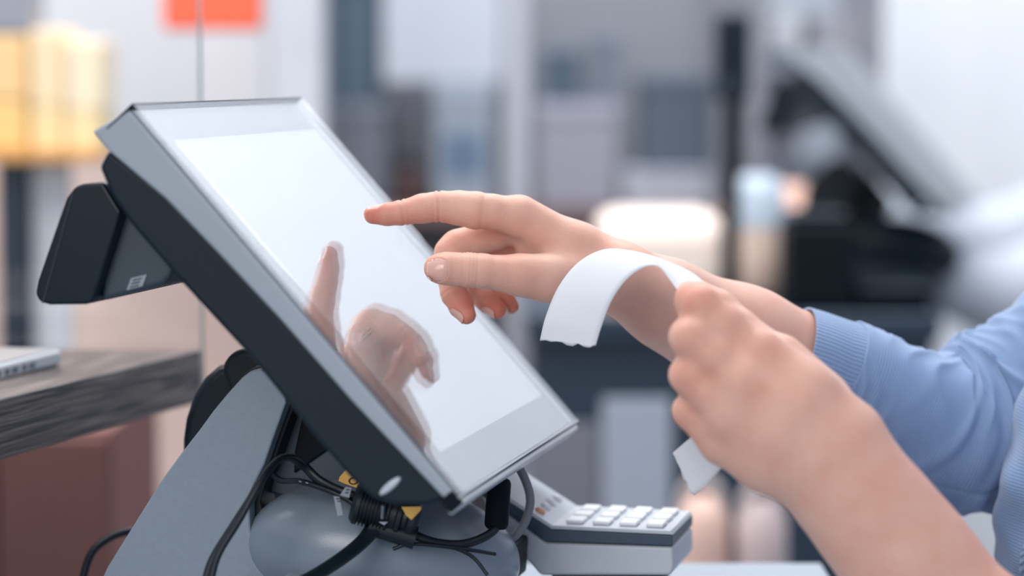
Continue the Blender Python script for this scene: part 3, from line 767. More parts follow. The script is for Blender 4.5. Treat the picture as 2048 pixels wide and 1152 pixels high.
# display stand with yellow packs
dz = zpx(302, 3.2)
ds = thing('display_stand', 'white topped stand with a dark navy leg carrying the yellow packs', 'stand', (xpx(100, 3.2), 3.3, 0))
box('stand_top', xpx(-160, 3.2), xpx(205, 3.2), 3.18, 3.42, dz - .012, dz, mat('stand_top_orange', (214, 160, 96), .5), ds, .002)
box('stand_leg', xpx(-6, 3.2), xpx(52, 3.2), 3.2, 3.26, 0, dz - .0125, mat('navy_leg', (16, 36, 54), .5), ds, .003)['label'] = 'dark navy leg'
box('stand_panel', xpx(56, 3.2), xpx(132, 3.2), 3.22, 3.25, 0, dz - .0125, mat('panel_grey', (204, 208, 216), .5), ds, .003)['label'] = 'light grey panel'
YP = [((-60, 205, 55, 302), (248, 208, 136), 'golden yellow pack at the left end of the stand'), ((62, 215, 130, 302), (255, 224, 170), 'pale cream yellow pack beside the golden pack'), ((134, 225, 200, 302), (255, 228, 176), 'amber pack at the right end of the stand')]
for px, rgb, lb in YP: carton('yellow_pack', lb, 'pack', px, 3.2, .12, rgb, lid=False, base_z=dz + .0004)
YQ = [((-60, 70, 56, 204), (250, 208, 150), 'peach pack stacked on the golden yellow pack'), ((62, 60, 130, 214), (255, 226, 186), 'tall cream pack stacked on the pale cream yellow pack'), ((134, 80, 205, 224), (255, 236, 204), 'ivory pack stacked on the amber pack')]
for (px, rgb, lb), (q, _, _) in zip(YQ, YP): carton('cream_pack', lb, 'pack', px, 3.2, .12, rgb, lid=False, base_z=zpx(q[1] - .5, 3.2))
gcb = carton('grey_carton', 'grey carton stacked on the peach pack at the top left corner', 'box', (-60, -60, 60, 69), 3.2, .12, (150, 154, 166), lid=False, base_z=zpx(69.5, 3.2))
# brown cabinet below the oak shelf
bcab = thing('brown_cabinet', 'red brown cabinet under the oak shelf at the left', 'cabinet', (xpx(0, 2.5), 2.6, 0))
box('cabinet_body', xpx(-260, 2.5), xpx(212, 2.5), 2.52, 2.85, .03, zpx(870, 2.5) , mat('red_brown', (122, 80, 76), .6), bcab, .003)
box('cabinet_door', xpx(-250, 2.5), xpx(-20, 2.5), 2.505, 2.519, .06, zpx(885, 2.5), mat('red_brown_door', (116, 76, 72), .6), bcab, .002)
box('cabinet_door', xpx(-15, 2.5), xpx(205, 2.5), 2.505, 2.519, .06, zpx(885, 2.5), mat('red_brown_door', (116, 76, 72), .6), bcab, .002)
box('plinth', xpx(-250, 2.5), xpx(200, 2.5), 2.54, 2.83, 0, .0295, BLACK, bcab)

# ------------------------------------------------------------------ second checkout
CY = 3.25
NAVY = mat('navy_counter', (34, 52, 70), .5)
c2 = thing('second_counter', 'dark navy checkout counter behind the receipt', 'counter', (xpx(1500, 3.4), 3.5, 0))
zc = zpx(628, CY)
box('counter_body', xpx(1062, CY), xpx(1872, CY), CY, CY + .58, .08, zc - .03, NAVY, c2, .003)
box('worktop', xpx(1050, CY), xpx(1882, CY), CY - .02, CY + .61, zc - .0295, zc, mat('navy_top', (42, 58, 74), .3), c2, .003)
box('plinth', xpx(1075, CY), xpx(1862, CY), CY + .02, CY + .56, 0, .0795, BLACK, c2)
box('front_panel', xpx(1205, CY), xpx(1345, CY), CY - .012, CY - .0005, .1, zpx(800, CY), mat('panel_bluegrey', (160, 170, 186), .5), c2, .003)['label'] = 'pale blue grey front panel'
box('front_panel', xpx(1063, CY), xpx(1200, CY), CY - .010, CY - .0005, .1, zpx(850, CY), mat('panel_mauve', (116, 118, 130), .5), c2, .003)['label'] = 'mauve grey front panel'
# stacked stools / baskets low at the right, seen as pale blobs
for k, (x0, x1, y0, rgb, lb) in enumerate([(1352, 1462, 1000, (226, 190, 176), 'peach basket on the floor stack left of the other basket'), (1475, 1580, 1010, (200, 182, 182), 'pinkish basket on the floor stack behind the forearm')]):
    d = 2.9
    t = thing('round_basket', lb, 'basket', (xpx((x0 + x1) / 2, d), d, 0))
    r_ = (xpx(x1, d) - xpx(x0, d)) / 2; zt2 = zpx(y0, d)
    cx = xpx((x0 + x1) / 2, d)
    vv, ff = tube_data([np.array([cx, d, q]) for q in (.001, .001, zt2 - .05, zt2 - .02, zt2)], [1e-4, r_ * .7, r_, r_ * .93, r_ * .5], 32)
    mesh_obj('basket_body', vv, ff, mat('basket_%d' % k, rgb, .7), t, sharp=60)
    vv, ff = tube_data(catmull([np.array([cx - r_ * .8, d, zt2 - .03]), np.array([cx - r_ * .5, d, zt2 + .01]), np.array([cx + r_ * .5, d, zt2 + .01]), np.array([cx + r_ * .8, d, zt2 - .03])], 6), .006, 10)
    mesh_obj('basket_handle', vv, ff, mat('basket_handle', (190, 180, 180), .5), t)
# pole display
pd = thing('pole_display', 'tall black customer pole display on the second counter', 'display', (xpx(1467, CY + .06), CY + .09, zc))
xa = xpx(1467, CY + .06)
vv, ff = tube_data([np.array([xa, CY + .09, zc + .012]), np.array([xa, CY + .09, 1.29])], .0105, 18); mesh_obj('pole', vv, ff, BLACK, pd)
box('pole_foot', xa - .05, xa + .05, CY + .04, CY + .14, zc + .0003, zc + .0115, BLACK, pd, .003)
box('display_head', xpx(1432, CY + .06), xpx(1502, CY + .06), CY + .065, CY + .115, zpx(205, CY), zpx(18, CY), mat('navy_head', (18, 34, 50), .4), pd, .01)
box('display_window', xpx(1440, CY + .06), xpx(1494, CY + .06), CY + .0635, CY + .0648, zpx(150, CY), zpx(40, CY), GLOSSDARK, pd)
# receipt printer and black equipment under the second screen
pn = thing('receipt_printer', 'black receipt printer standing on the second counter', 'printer', (xpx(1650, CY), CY + .07, zc))
box('printer_body', xpx(1578, CY), xpx(1720, CY), CY + .015, CY + .13, zc + .0003, zpx(450, CY), BLACK, pn, .008)
box('paper_cover', xpx(1585, CY), xpx(1705, CY), CY + .025, CY + .12, zpx(450, CY) + .0003, zpx(425, CY), GLOSSDARK, pn, .006)
# right glowing cream packet on a crate behind the wrist
cw = thing('cream_parcel', 'large softly rounded cream parcel lying behind the wrist', 'parcel', (xpx(1325, 3.6), 3.65, zpx(628, 3.25)))
v_, f_ = [], []
xl, xr = xpx(1195, 3.5), xpx(1452, 3.5); zb, ztp = zc + .0006, zpx(428, 3.5)
box('parcel_body', xl, xr, CY + .22, CY + .42, zb, ztp, mat('cream', (255, 240, 230), .6), cw, .028)
box('parcel_flap', xl + .02, xr - .02, CY + .2185, CY + .2198, zb + .05, ztp - .03, mat('cream_flap', (255, 236, 224), .6), cw)

# rack of grey trays behind the second screen
RK = 4.15
rk = shelf_unit('tray_rack', 'grey wire rack with trays behind the second till screen', xpx(1492, RK), xpx(1765, RK), RK, RK + .3, [.5, zpx(420, RK), zpx(330, RK), zpx(215, RK), zpx(105, RK)], mat('rack_dark', (84, 92, 106), .5), 1.6)
for px, rgb, lb in [((1500, 22, 1600, 104), (196, 200, 208), 'light grey tray on the top rack shelf'), ((1625, 30, 1735, 104), (150, 150, 160), 'mid grey tray on the top rack shelf'),
                    ((1500, 144, 1600, 214), (166, 164, 176), 'grey tray on the second rack shelf from the top'), ((1620, 146, 1735, 214), (130, 130, 142), 'darker grey tray on the second rack shelf from the top'),
                    ((1500, 254, 1600, 329), (158, 158, 170), 'grey tray on the third rack shelf from the top'), ((1500, 369, 1610, 419), (196, 204, 216), 'pale blue tray on the lowest visible rack shelf')]:
    carton('storage_tray', lb, 'tray', px, RK + .045, .2, rgb, group='trays on the wire rack', lid=True, base_z={104: zpx(105, RK), 214: zpx(215, RK), 329: zpx(330, RK), 419: zpx(420, RK)}[px[3]] + .0004)

TD = 3.42
tub = thing('sleeve_hand_stand_in', 'cream and pale blue stand-in for a sleeve and hand just right of the black pole', 'stand-in', (xpx(1518, TD)  , TD, zc))  # made-up pale shape in place of a blurred sleeve and hand
tx = xpx(1518, TD); tr0 = (xpx(1576, TD) - xpx(1466, TD)) / 2
zt0, zt1, zt2_ = zc + .0006, zpx(455, TD), zpx(350, TD)
vv, ff = tube_data([np.array([tx, TD, q]) for q in (zt0, zt0, zt0 + (zt1 - zt0) * .2, zt0 + (zt1 - zt0) * .6, zt1)], [1e-4, tr0 * .55, tr0 * .92, tr0, tr0], 32); mesh_obj('stand_in_body', vv, ff, mat('stand_in_cream', (255, 226, 210), .6), tub, sharp=60)
vv, ff = tube_data([np.array([tx, TD, q]) for q in (zt1 + .0005, zt1 + .0005, zt2_ - .02, zt2_)], [1e-4, tr0 * 1.0, tr0 * .95, tr0 * .6], 32); mesh_obj('stand_in_top', vv, ff, mat('stand_in_blue', (196, 212, 228), .6), tub, sharp=60)

kb = thing('cash_box', 'low black cash box at the right end of the second counter', 'cash box', (xpx(1800, CY), CY + .08, zc))
box('box_body', xpx(1728, CY), xpx(1870, CY), CY + .015, CY + .13, zc + .0003, zpx(590, CY), BLACK, kb, .004)
box('box_lid', xpx(1725, CY), xpx(1873, CY), CY + .012, CY + .133, zpx(590, CY) + .0003, zpx(576, CY), GLOSSDARK, kb, .003)
# ------------------------------------------------------------------ the cashier: hands
person = thing('person', 'person in a pale blue knit cardigan pointing at the screen and holding a receipt strip', 'person', (0.405, 1.58, 0.0))
def J(px, py, d, r): return P(px, py, d), r / FPX * d
D0 = 1.640
def jr(lst): 
    o = [J(x, y, D0 + dd / 1000, r) for x, y, dd, r in lst]
    return [a for a, _ in o], [b for _, b in o]
h = 0.00085
fld = Field(P(700, 360, 1.55) + [-.0, -.02, -.10], np.array([0.30, 1.80, 1.305]), h)
fld = Field(np.array([-0.105, 1.575, 1.005]), np.array([0.275, 1.80, 1.325]), h)
palm = fld.new()
wr_n, wr_f = J(1240, 556, 1.650, 60), J(1236, 560, 1.676, 58)
el = P(1960, 860, 1.76)
mc = jr([(1040, 430, 4, 38), (1062, 440, 24, 36), (1085, 462, 44, 33), (1108, 494, 60, 28)])
for i, (p_, r_) in enumerate(zip(*mc)):
    w_ = wr_n[0] * (1 - i / 3) + wr_f[0] * (i / 3)
    mid = p_ * .45 + w_ * .55
    fld.cap(palm, p_, mid, r_, r_ * 1.22, 0.010)
    fld.cap(palm, mid, w_, r_ * 1.22, wr_n[1] * .92, 0.010)
# inner palm fill and the ball of the thumb
fld.cap(palm, *[J(1075, 490, D0 + .020, 1)[0], wr_n[0]], 0.0125, 0.016, 0.010)
th = jr([(1165, 555, -2, 44), (1095, 556, -12, 41), (1040, 550, -18, 39)])
fld.chain(palm, th[0], th[1], 0.008)
fld.cap(palm, J(1085, 535, D0 + .03, 1)[0], J(1150, 572, D0 + .028, 1)[0], 0.013, 0.015, 0.010)
# forearm
m1 = J(1330, 606, 1.664, 76); m2 = J(1480, 690, 1.690, 108); m3 = J(1650, 765, 1.715, 120)
fld.cap(palm, wr_n[0], m1[0] - [0, .006, 0], wr_n[1], m1[1] * .97, 0.012)
fld.cap(palm, wr_f[0], m1[0] + [0, .008, 0], wr_f[1], m1[1] * .97, 0.012)
fld.cap(palm, m1[0] - [0, .006, 0], m2[0], m1[1] * .97, m2[1], 0.012)
fld.cap(palm, m1[0] + [0, .008, 0], m2[0] + [0, .008, 0], m1[1] * .97, m2[1] * .95, 0.012)
fld.cap(palm, m2[0], m3[0], m2[1], m3[1], 0.012)
fld.cap(palm, m3[0], P(1760, 800, 1.73), m3[1], m3[1], 0.012)
fingers = {
 'index': [(1036, 434, 3, 38), (985, 424, 0, 35), (952, 421, -1, 37), (918, 416, 0, 34), (878, 413, 0, 30.5), (845, 417, 0, 28.5), (806, 425, 0, 25), (775, 429, 0, 22), (746, 430, 0, 18.5)],
 'middle': [(1058, 444, 24, 34), (990, 466, 23, 32), (915, 494, 20, 34), (904, 508, 18, 35), (900, 545, 16, 29), (908, 588, 10, 26), (922, 610, 7, 24), (934, 630, 4, 18.5)],
 'ring': [(1085, 466, 44, 30), (1010, 490, 46, 29), (945, 512, 42, 30), (935, 540, 38, 26), (948, 580, 33, 24), (974, 602, 27, 22), (996, 620, 22, 17.5)],
 'pinky': [(1108, 498, 60, 26), (1045, 520, 62, 24), (990, 542, 60, 24), (984, 565, 55, 21), (996, 590, 46, 19.5), (1012, 600, 40, 18), (1024, 613, 36, 14)],
}
total = palm.copy()
FP = {}
for nm, l in fingers.items():
    ps, rs = jr(l); FP[nm] = (ps, rs)
    G = fld.new(); fld.chain(G, ps, rs, 0.0022)
    Gp = smin(palm, G, 0.0055)
    total = smin(total, Gp, 0.0009)
thumb = [(1045, 551, -18, 39), (1000, 546, -22, 34.5), (965, 542, -25, 34), (937, 540, -26, 34.5), (905, 538, -27, 32), (888, 537, -28, 31.5), (876, 537, -28, 28.5)]
ps, rs = jr(thumb); FP['thumb'] = (ps, rs)
G = fld.new(); fld.chain(G, ps, rs, 0.0022)
total = smin(total, smin(palm, G, 0.006), 0.0012)
V, F = fld.mesh(total); F = orient(V, F); N = vnormals(V, F)
# creases over the joints, swelling over the knuckles
cl = []
def crj(nm, i, dep, wid=0.0008, shift=0.0, R=None):
    ps, rs = FP[nm]; ax = ps[i + 1] - ps[i - 1]; ax = ax / np.linalg.norm(ax)
    cl.append((ps[i] + ax * shift, ax, dep, wid, (R or 1.5) * rs[i]))
crj('index', 4, .0009, .0008); crj('index', 4, .0005, .0007, .0030); crj('index', 6, .0007, .0008); crj('index', 6, .0003, .0006, -.0028); crj('index', 2, .0003, .0012, -.004)
for s_ in (-.0042, -.002, .0, .0022, .004): crj('thumb', 3, .00042, .0006, s_)
crj('middle', 5, .0004); crj('ring', 4, .0004)
V = creases(V, N, cl)
def tipc(nm, t): q = FP[nm][0]; return q[-1] * t + q[-2] * (1 - t)
def tipa(nm): q = FP[nm][0]; return q[-1] - q[-2]
NAILS = [(P(876, 539, 1.60), FP['thumb'][0][-1] - FP['thumb'][0][-3], (-.12, -1, .12), .0118, .0130, 'thumbnail facing the viewer'),
         (tipc('middle', .75), tipa('middle'), (-.80, -.30, -.30), .0105, .0082, None), (tipc('ring', .75), tipa('ring'), (-.60, -.40, -.60), .0100, .0078, None),
         (tipc('pinky', .75), tipa('pinky'), (-.35, -.50, -.7), .0085, .0064, None), (tipc('index', .8), tipa('index'), (-.1, .10, 1.0), .0110, .0086, None)]
# raised folds of skin round each nail
for c, ax_, nr_, ln, wd, lb in NAILS:
    ax_ = np.asarray(ax_, float) / np.linalg.norm(ax_); nr_ = np.asarray(nr_, float); nr_ = nr_ - ax_ * (nr_ @ ax_); nr_ /= np.linalg.norm(nr_); sd_ = np.cross(ax_, nr_)
    r_ = V - c; u_ = r_ @ sd_ / (wd / 2); w_ = r_ @ ax_ / (ln / 2); fac = (N @ nr_ > 0.1) & (np.abs(r_ @ nr_) < .012)
    rho = (np.abs(u_) ** 2.6 + np.abs(w_) ** 2.6) ** (1 / 2.6)
    V = V + N * (np.where(fac, .0003 * np.exp(-((rho - 1.16) / .13) ** 2) - .0003 * (rho < .95), 0))[:, None]
fl = flush_at(V, [(FP['index'][0][8], .016, .85), (FP['index'][0][6] - Z * .006, .014, .55), (FP['index'][0][4] - Z * .008, .013, .45), (FP['index'][0][2] - Z * .01, .014, .35), (FP['middle'][0][-1], .017, .85), (FP['ring'][0][-1], .015, .85), (FP['pinky'][0][-1], .013, .8),
    (FP['thumb'][0][-1], .010, .45), (FP['thumb'][0][3], .008, .45), (J(1010, 470, 1.62, 1)[0], .012, .3)])
HAND = (V, F, fl)

# left hand (nearer), curled round the receipt
D1 = 1.455
def jl(lst):
    o = [J(x, y, D1 + dd / 1000, r) for x, y, dd, r in lst]
    return [a for a, _ in o], [b for _, b in o]
fl2 = Field(np.array([0.058, 1.385, 0.88]), np.array([0.335, 1.56, 1.245]), 0.0013)
pm = fl2.new()
K = jl([(1518, 712, 4, 44), (1486, 772, -6, 45), (1462, 832, -4, 42), (1446, 884, 6, 38)])
WR = jl([(1690, 880, 4, 66), (1668, 908, 2, 66), (1646, 932, 4, 62), (1626, 948, 8, 56)])
for i in range(4):
    a_, b_ = K[0][i], WR[0][i]
    mid = a_ * .5 + b_ * .5 - Y * .002
    rm = (58, 60, 60, 54)[i] / FPX * D1
    fl2.cap(pm, a_, mid, K[1][i], rm, 0.010); fl2.cap(pm, mid, b_, rm, WR[1][i], 0.010)
for i in range(4):     # palm side thickness
    fl2.cap(pm, K[0][i] + Y * .014, WR[0][i] + Y * .008, K[1][i] * .8, WR[1][i], 0.010)
tb = jl([(1640, 800, 26, 52), (1560, 720, 34, 44)])
fl2.cap(pm, tb[0][0], tb[0][1], tb[1][0], tb[1][1], 0.010)
fa1 = jl([(1656, 924, 2, 100), (1718, 996, 4, 106), (1775, 1066, 4, 110), (1828, 1136, 4, 116), (1980, 1310, 2, 132), (2110, 1420, 0, 140)])
fl2.chain(pm, fa1[0], fa1[1], 0.012)
tot2 = pm.copy()
lf = {
 'index': [(1518, 712, 4, 42), (1450, 652, 6, 41), (1402, 612, 8, 40), (1388, 604, 14, 37), (1384, 596, 32, 32), (1380, 588, 48, 28)],
 'middle': [(1486, 770, -5, 43), (1430, 716, -2, 42), (1386, 678, 0, 41), (1378, 674, 8, 39), (1384, 676, 28, 34), (1398, 682, 48, 28)],
 'ring': [(1462, 830, -4, 40), (1418, 788, 0, 40), (1382, 754, 2, 39), (1376, 750, 10, 37), (1386, 756, 30, 33), (1404, 764, 48, 27)],
 'pinky': [(1446, 882, 6, 36), (1412, 852, 8, 36), (1382, 824, 10, 35), (1378, 822, 18, 33), (1388, 828, 34, 29), (1402, 834, 48, 25)],
}
LP = {}
for nm, l in lf.items():
    ps, rs = jl(l); LP[nm] = (ps, rs)
    G = fl2.new(); fl2.chain(G, ps, rs, 0.003)
    tot2 = smin(tot2, smin(pm, G, 0.007), 0.0042)
ps, rs = jl([(1560, 720, 34, 42), (1480, 655, 48, 36), (1440, 615, 58, 34), (1398, 588, 62, 28)])
LP['thumb'] = (ps, rs)
G = fl2.new(); fl2.chain(G, ps, rs, 0.003); tot2 = smin(tot2, smin(pm, G, 0.006), 0.0015)
V2, F2 = fl2.mesh(tot2); F2 = orient(V2, F2)
f2 = flush_at(V2, [(p_[0][2] - Y * .008, .012, .25) for p_ in LP.values()] + [(K[0][1] + np.array([.006, -.01, -.002]), .008, .4), (K[0][0] - Y * .01, .014, .35), (LP['index'][0][2] + Z * .008, .02, .4), (fa1[0][1] + Z * .012, .02, .25), (J(1470, 600, 1.44, 1)[0], .02, .3)])

# trunk, neck, head and upper arms (hidden under the clothes or beyond the frame)
fb = Field(np.array([0.18, 1.28, 0.0]), np.array([0.72, 1.92, 1.68]), 0.006)
B = fb.new()
tc_ = np.array([0.405, 1.58, -.05])
def tp3(x, y, z): return tc_ + np.array([x, y, z])
for s_ in (-1, 1):
    fb.chain(B, [tp3(.04, s_ * .08, .90), tp3(.06, s_ * .075, 1.05), tp3(.09, s_ * .10, 1.22), tp3(.10, s_ * .12, 1.27)], [.115, .105, .105, .065], .04)
    fb.chain(B, [tp3(.02, s_ * .085, .88), tp3(.01, s_ * .085, .48), tp3(.03, s_ * .085, .08)], [.085, .06, .042], .02)
    fb.cap(B, tp3(.03, s_ * .085, .085), tp3(-.13, s_ * .095, .08), .035, .028, .02)
fb.chain(B, [tp3(.09, 0, 1.25), tp3(.07, 0, 1.40)], [.06, .05], .03)
hd = tp3(.05, 0, 1.50)
fb.ell(B, hd, (.095, .076, .115), .02)
fb.cap(B, hd + [-.055, 0, -.06], hd + [-.07, 0, -.085], .035, .022, .02)
fb.cap(B, hd + [-.09, 0, .01], hd + [-.112, 0, -.025], .008, .013, .01)
for s_ in (-1, 1): fb.cap(B, hd + [.005, s_ * .078, .005], hd + [.005, s_ * .084, -.03], .014, .01, .006)
for s_ in (-1, 1): fb.cut(B, hd + [-.093, s_ * .032, .008], hd + [-.1, s_ * .032, .008], .012, .008)
fb.cap(B, hd + [-.093, -.02, -.058], hd + [-.093, .02, -.058], .008, .008, .006)
fb.chain(B, [tp3(.10, -.15, 1.25), P(2110, 1420, 1.455), P(2080, 1390, 1.455)], [.05, .038, .036], .02)
fb.chain(B, [tp3(.10, .15, 1.25), el, P(1760, 800, 1.73)], [.05, .042, .034], .02)
V3, F3 = fb.mesh(B); F3 = orient(V3, F3)
off = len(V); off2 = off + len(V2)
skin = fast_mesh('body', np.concatenate([V, V2, V3]), np.concatenate([F, F2 + off, F3 + off2]), SKIN, person, np.concatenate([fl, f2, np.zeros(len(V3))]))
skin['label'] = 'bare hands and forearms'
for s_ in (-1, 1):
    v_, f_ = ellipsoid_data(hd + np.array([-.082, s_ * .032, .008]), (X * .012, Y * .012, Z * .012), 20, 12); mesh_obj('eye', v_, f_, mat('eye_white', (225, 225, 225), .2), person)
G = fb.new(); fb.ell(G, hd + [.025, 0, .02], (.10, .088, .115), .02); fb.cap(G, hd + [.07, 0, -.02], hd + [.09, 0, -.16], .06, .03, .03); fb.cut(G, hd + [-.10, -.05, -.04], hd + [-.10, .05, -.04], .085, .01)
vv, ff = fb.mesh(G); fast_mesh('hair', vv, orient(vv, ff), mat('brown_hair', (70, 48, 36), .5), person)

# nails
bv = BVHTree.FromPolygons([tuple(v) for v in V], [tuple(int(i) for i in q) for q in F])
def nail(c, axis, nrm, ln, wd, lift=.00045, m=None, name='fingernail', lab=None, n=14):
    axis = np.asarray(axis, float); axis /= np.linalg.norm(axis); nrm = np.asarray(nrm, float); nrm -= axis * (nrm @ axis); nrm /= np.linalg.norm(nrm)
    sd = np.cross(axis, nrm); Vn = []; Fn = []
    for j in range(n + 1):
        for i in range(n + 1):
            u = -1 + 2 * i / n; w_ = -1 + 2 * j / n
            # square -> rounded outline
            uu = u * math.sqrt(1 - 0.36 * w_ * w_); ww = w_ * math.sqrt(1 - 0.36 * u * u)
            p0_ = c + axis * ww * ln / 2 + sd * uu * wd / 2
            hit = bv.ray_cast(Vector(p0_ + nrm * .012), Vector(-nrm), .03)
            q = np.array(hit[0]) if hit[0] is not None else p0_
            e = max(abs(u), abs(w_))
            if w_ > .3: e = abs(u)          # free edge stays proud
            Vn.append(q + nrm * (lift if e < .85 else lift * .1) )
    for j in range(n):
        for i in range(n):
            a = j * (n + 1) + i; Fn.append((a, a + 1, a + n + 2, a + n + 1))
    o = mesh_obj(name, Vn, Fn, m or NAIL, person, sharp=0)
    s_ = o.modifiers.new('thickness', 'SOLIDIFY'); s_.thickness = .0005; s_.offset = -1
    if lab: o['label'] = lab
    return o
for c, ax_, nr_, ln, wd, lb in NAILS: nail(c, ax_, nr_, ln, wd, lab=lb)

# ------------------------------------------------------------------ knit sleeve of the pointing arm
def sleeve(name, st, m, fold, n=14, seg=150, v0=0.0):
    cs = catmull([np.array(list(P(x, y, d)) + [rz / FPX * d, ry]) for x, y, d, rz, ry in st], n)
    C = [c[:3] for c in cs]; nn = len(C); Vv, Ff, UV = [], [], []
    L = 0
    for i in range(nn):
        T = C[min(i + 1, nn - 1)] - C[max(i - 1, 0)]; T /= np.linalg.norm(T)
        side = np.cross(T, Y); side /= np.linalg.norm(side)      # roughly vertical
        dep = np.cross(side, T)
        if i: L += np.linalg.norm(C[i] - C[i - 1])
        for k in range(seg):
            a = 2 * math.pi * k / seg
            r = 1 + fold(i / (nn - 1), a)
            Vv.append(C[i] + side * cs[i][3] * r * math.cos(a) + dep * cs[i][4] * r * math.sin(a))
            UV.append((L * 10 + v0, a / (2 * math.pi) * 10))
    for i in range(nn - 1):
        for k in range(seg):
            Ff.append((i * seg + k, i * seg + (k + 1) % seg, (i + 1) * seg + (k + 1) % seg, (i + 1) * seg + k))
    o = mesh_obj(name, Vv, Ff, m, person, sharp=0)
    uv = o.data.uv_layers.new(name='UVMap')
    for lp in o.data.loops: 
        uv.data[lp.index].uv = UV[lp.vertex_index]
    s_ = o.modifiers.new('thickness', 'SOLIDIFY'); s_.thickness = .0016; s_.offset = -1
    return o
def foldf(s, a):
    # soft bunching rings, then diagonal folds fanning out of the elbow
    w_ = 1.3 * math.cos(a * 1 + .5) + .7 * math.sin(2 * a + 9 * s) + .4 * math.sin(5 * a - 7 * s)
    r1 = math.sin(50 * s + 3.0 * math.sin(8 * s + 1.3 * a) + w_ * 1.9)
    f = .058 * (.5 + .55 * math.sin(3 * a + 13 * s)) * (1 - abs(r1)) ** 1.3 * (0.35 + .65 * min(1, s * 5)) * (1.2 - min(1, s))
    r2 = math.sin(26 * s + 2.2 * a + 1.2 * math.sin(3 * a + 5 * s))
    f += .075 * max(0, r2) ** 4 * min(1, max(0, (s - .26) * 6))
    r3 = math.sin(41 * s - 1.5 * a + 2.0 + .8 * math.sin(2 * a))
    f += .045 * max(0, r3) ** 3 * min(1, max(0, (s - .15) * 6))
    f -= .13 * math.exp(-((s - .345) / .018) ** 2) * max(0, math.cos(a)) ** 2
    if s > .2: f -= .022 * (math.exp(-((a - 2.25) / .028) ** 2) + math.exp(-((a - 4.03) / .028) ** 2))     # side seams
    f += .05 * math.exp(-((s - .39) / .03) ** 2) * max(0, math.cos(a)) ** 2
    return f
sl_st = [(1672, 748, 1.708, 116, .0375), (1720, 772, 1.712, 117, .038), (1790, 815, 1.72, 130, .041), (1860, 852, 1.73, 156, .045), (1925, 858, 1.738, 168, .049), (1990, 840, 1.745, 176, .051), (2070, 798, 1.748, 180, .053), (2170, 735, 1.748, 182, .055), (2290, 650, 1.745, 182, .057), (2420, 560, 1.74, 182, .058)]
slv = sleeve('sleeve', sl_st, KNIT_SLEEVE, foldf, 16, 200)
cuff = sleeve('sleeve_cuff', [(1588, 722, 1.700, 112, .0355), (1620, 732, 1.702, 112, .036), (1650, 744, 1.706, 114, .037), (1690, 760, 1.711, 118, .0385)], KNIT_CUFF, lambda s, a: .006 * math.sin(3 * a + 4 * s), 8, 150)

# cardigan body
fc = Field(np.array([0.16, 1.28, 0.72]), np.array([0.70, 1.90, 1.42]), 0.0035)
C_ = fc.new()
for s_ in (-1, 1):
    fc.chain(C_, [tp3(.002, s_ * .085, .84), tp3(.014, s_ * .08, 1.05), tp3(.030, s_ * .09, 1.15), tp3(.075, s_ * .10, 1.22), tp3(.12, s_ * .12, 1.27)], [.140, .124, .117, .108, .075], .02)
fc.chain(C_, [tp3(.10, -.15, 1.25), tp3(.05, -.16, 1.12)], [.064, .055], .02)
fc.chain(C_, [tp3(.10, .15, 1.25), P(2380, 590, 1.742)], [.064, .055], .02)
VC, FC = fc.mesh(C_); FC = orient(VC, FC); NC = vnormals(VC, FC)
VC = VC + NC * (0.0016 * np.sin(VC[:, 2] * 90 + VC[:, 1] * 60) + .001 * np.sin(VC[:, 2] * 190 - VC[:, 1] * 40))[:, None]
fast_mesh('cardigan', VC, FC, KNIT_BODY, person)
bvc = BVHTree.FromPolygons([tuple(v) for v in VC], [tuple(int(i) for i in q) for q in FC])
band = []
rows = 40
Vb, Fb = [], []
for i in range(rows + 1):
    z_ = 0.80 + (1.20 - 0.80) * i / rows
    for k in range(9):
        y_ = 1.572 + .040 * k / 8 + .004 * math.sin(z_ * 14)
        hit = bvc.ray_cast(Vector((0.0, y_, z_)), Vector((1, 0, 0)), 1.0)
        x_ = hit[0][0] if hit[0] is not None else .30
        Vb.append(np.array([x_ - .0045 * (1 if 0 < k < 8 else 0), y_, z_]))
for i in range(rows):
    for k in range(8): Fb.append((i * 9 + k, i * 9 + k + 1, (i + 1) * 9 + k + 1, (i + 1) * 9 + k))
mesh_obj('button_band', Vb, Fb, KNIT_BAND, person, sharp=0)
fc2 = Field(np.array([0.24, 1.36, 0.02]), np.array([0.60, 1.80, 0.95]), 0.006); T_ = fc2.new()
for s_ in (-1, 1): fc2.chain(T_, [tp3(.02, s_ * .085, .90), tp3(.01, s_ * .085, .48), tp3(.03, s_ * .085, .12)], [.105, .075, .06], .03)
vt, ft = fc2.mesh(T_); fast_mesh('trousers', vt, orient(vt, ft), mat('navy_trousers', (40, 48, 66), .8), person)

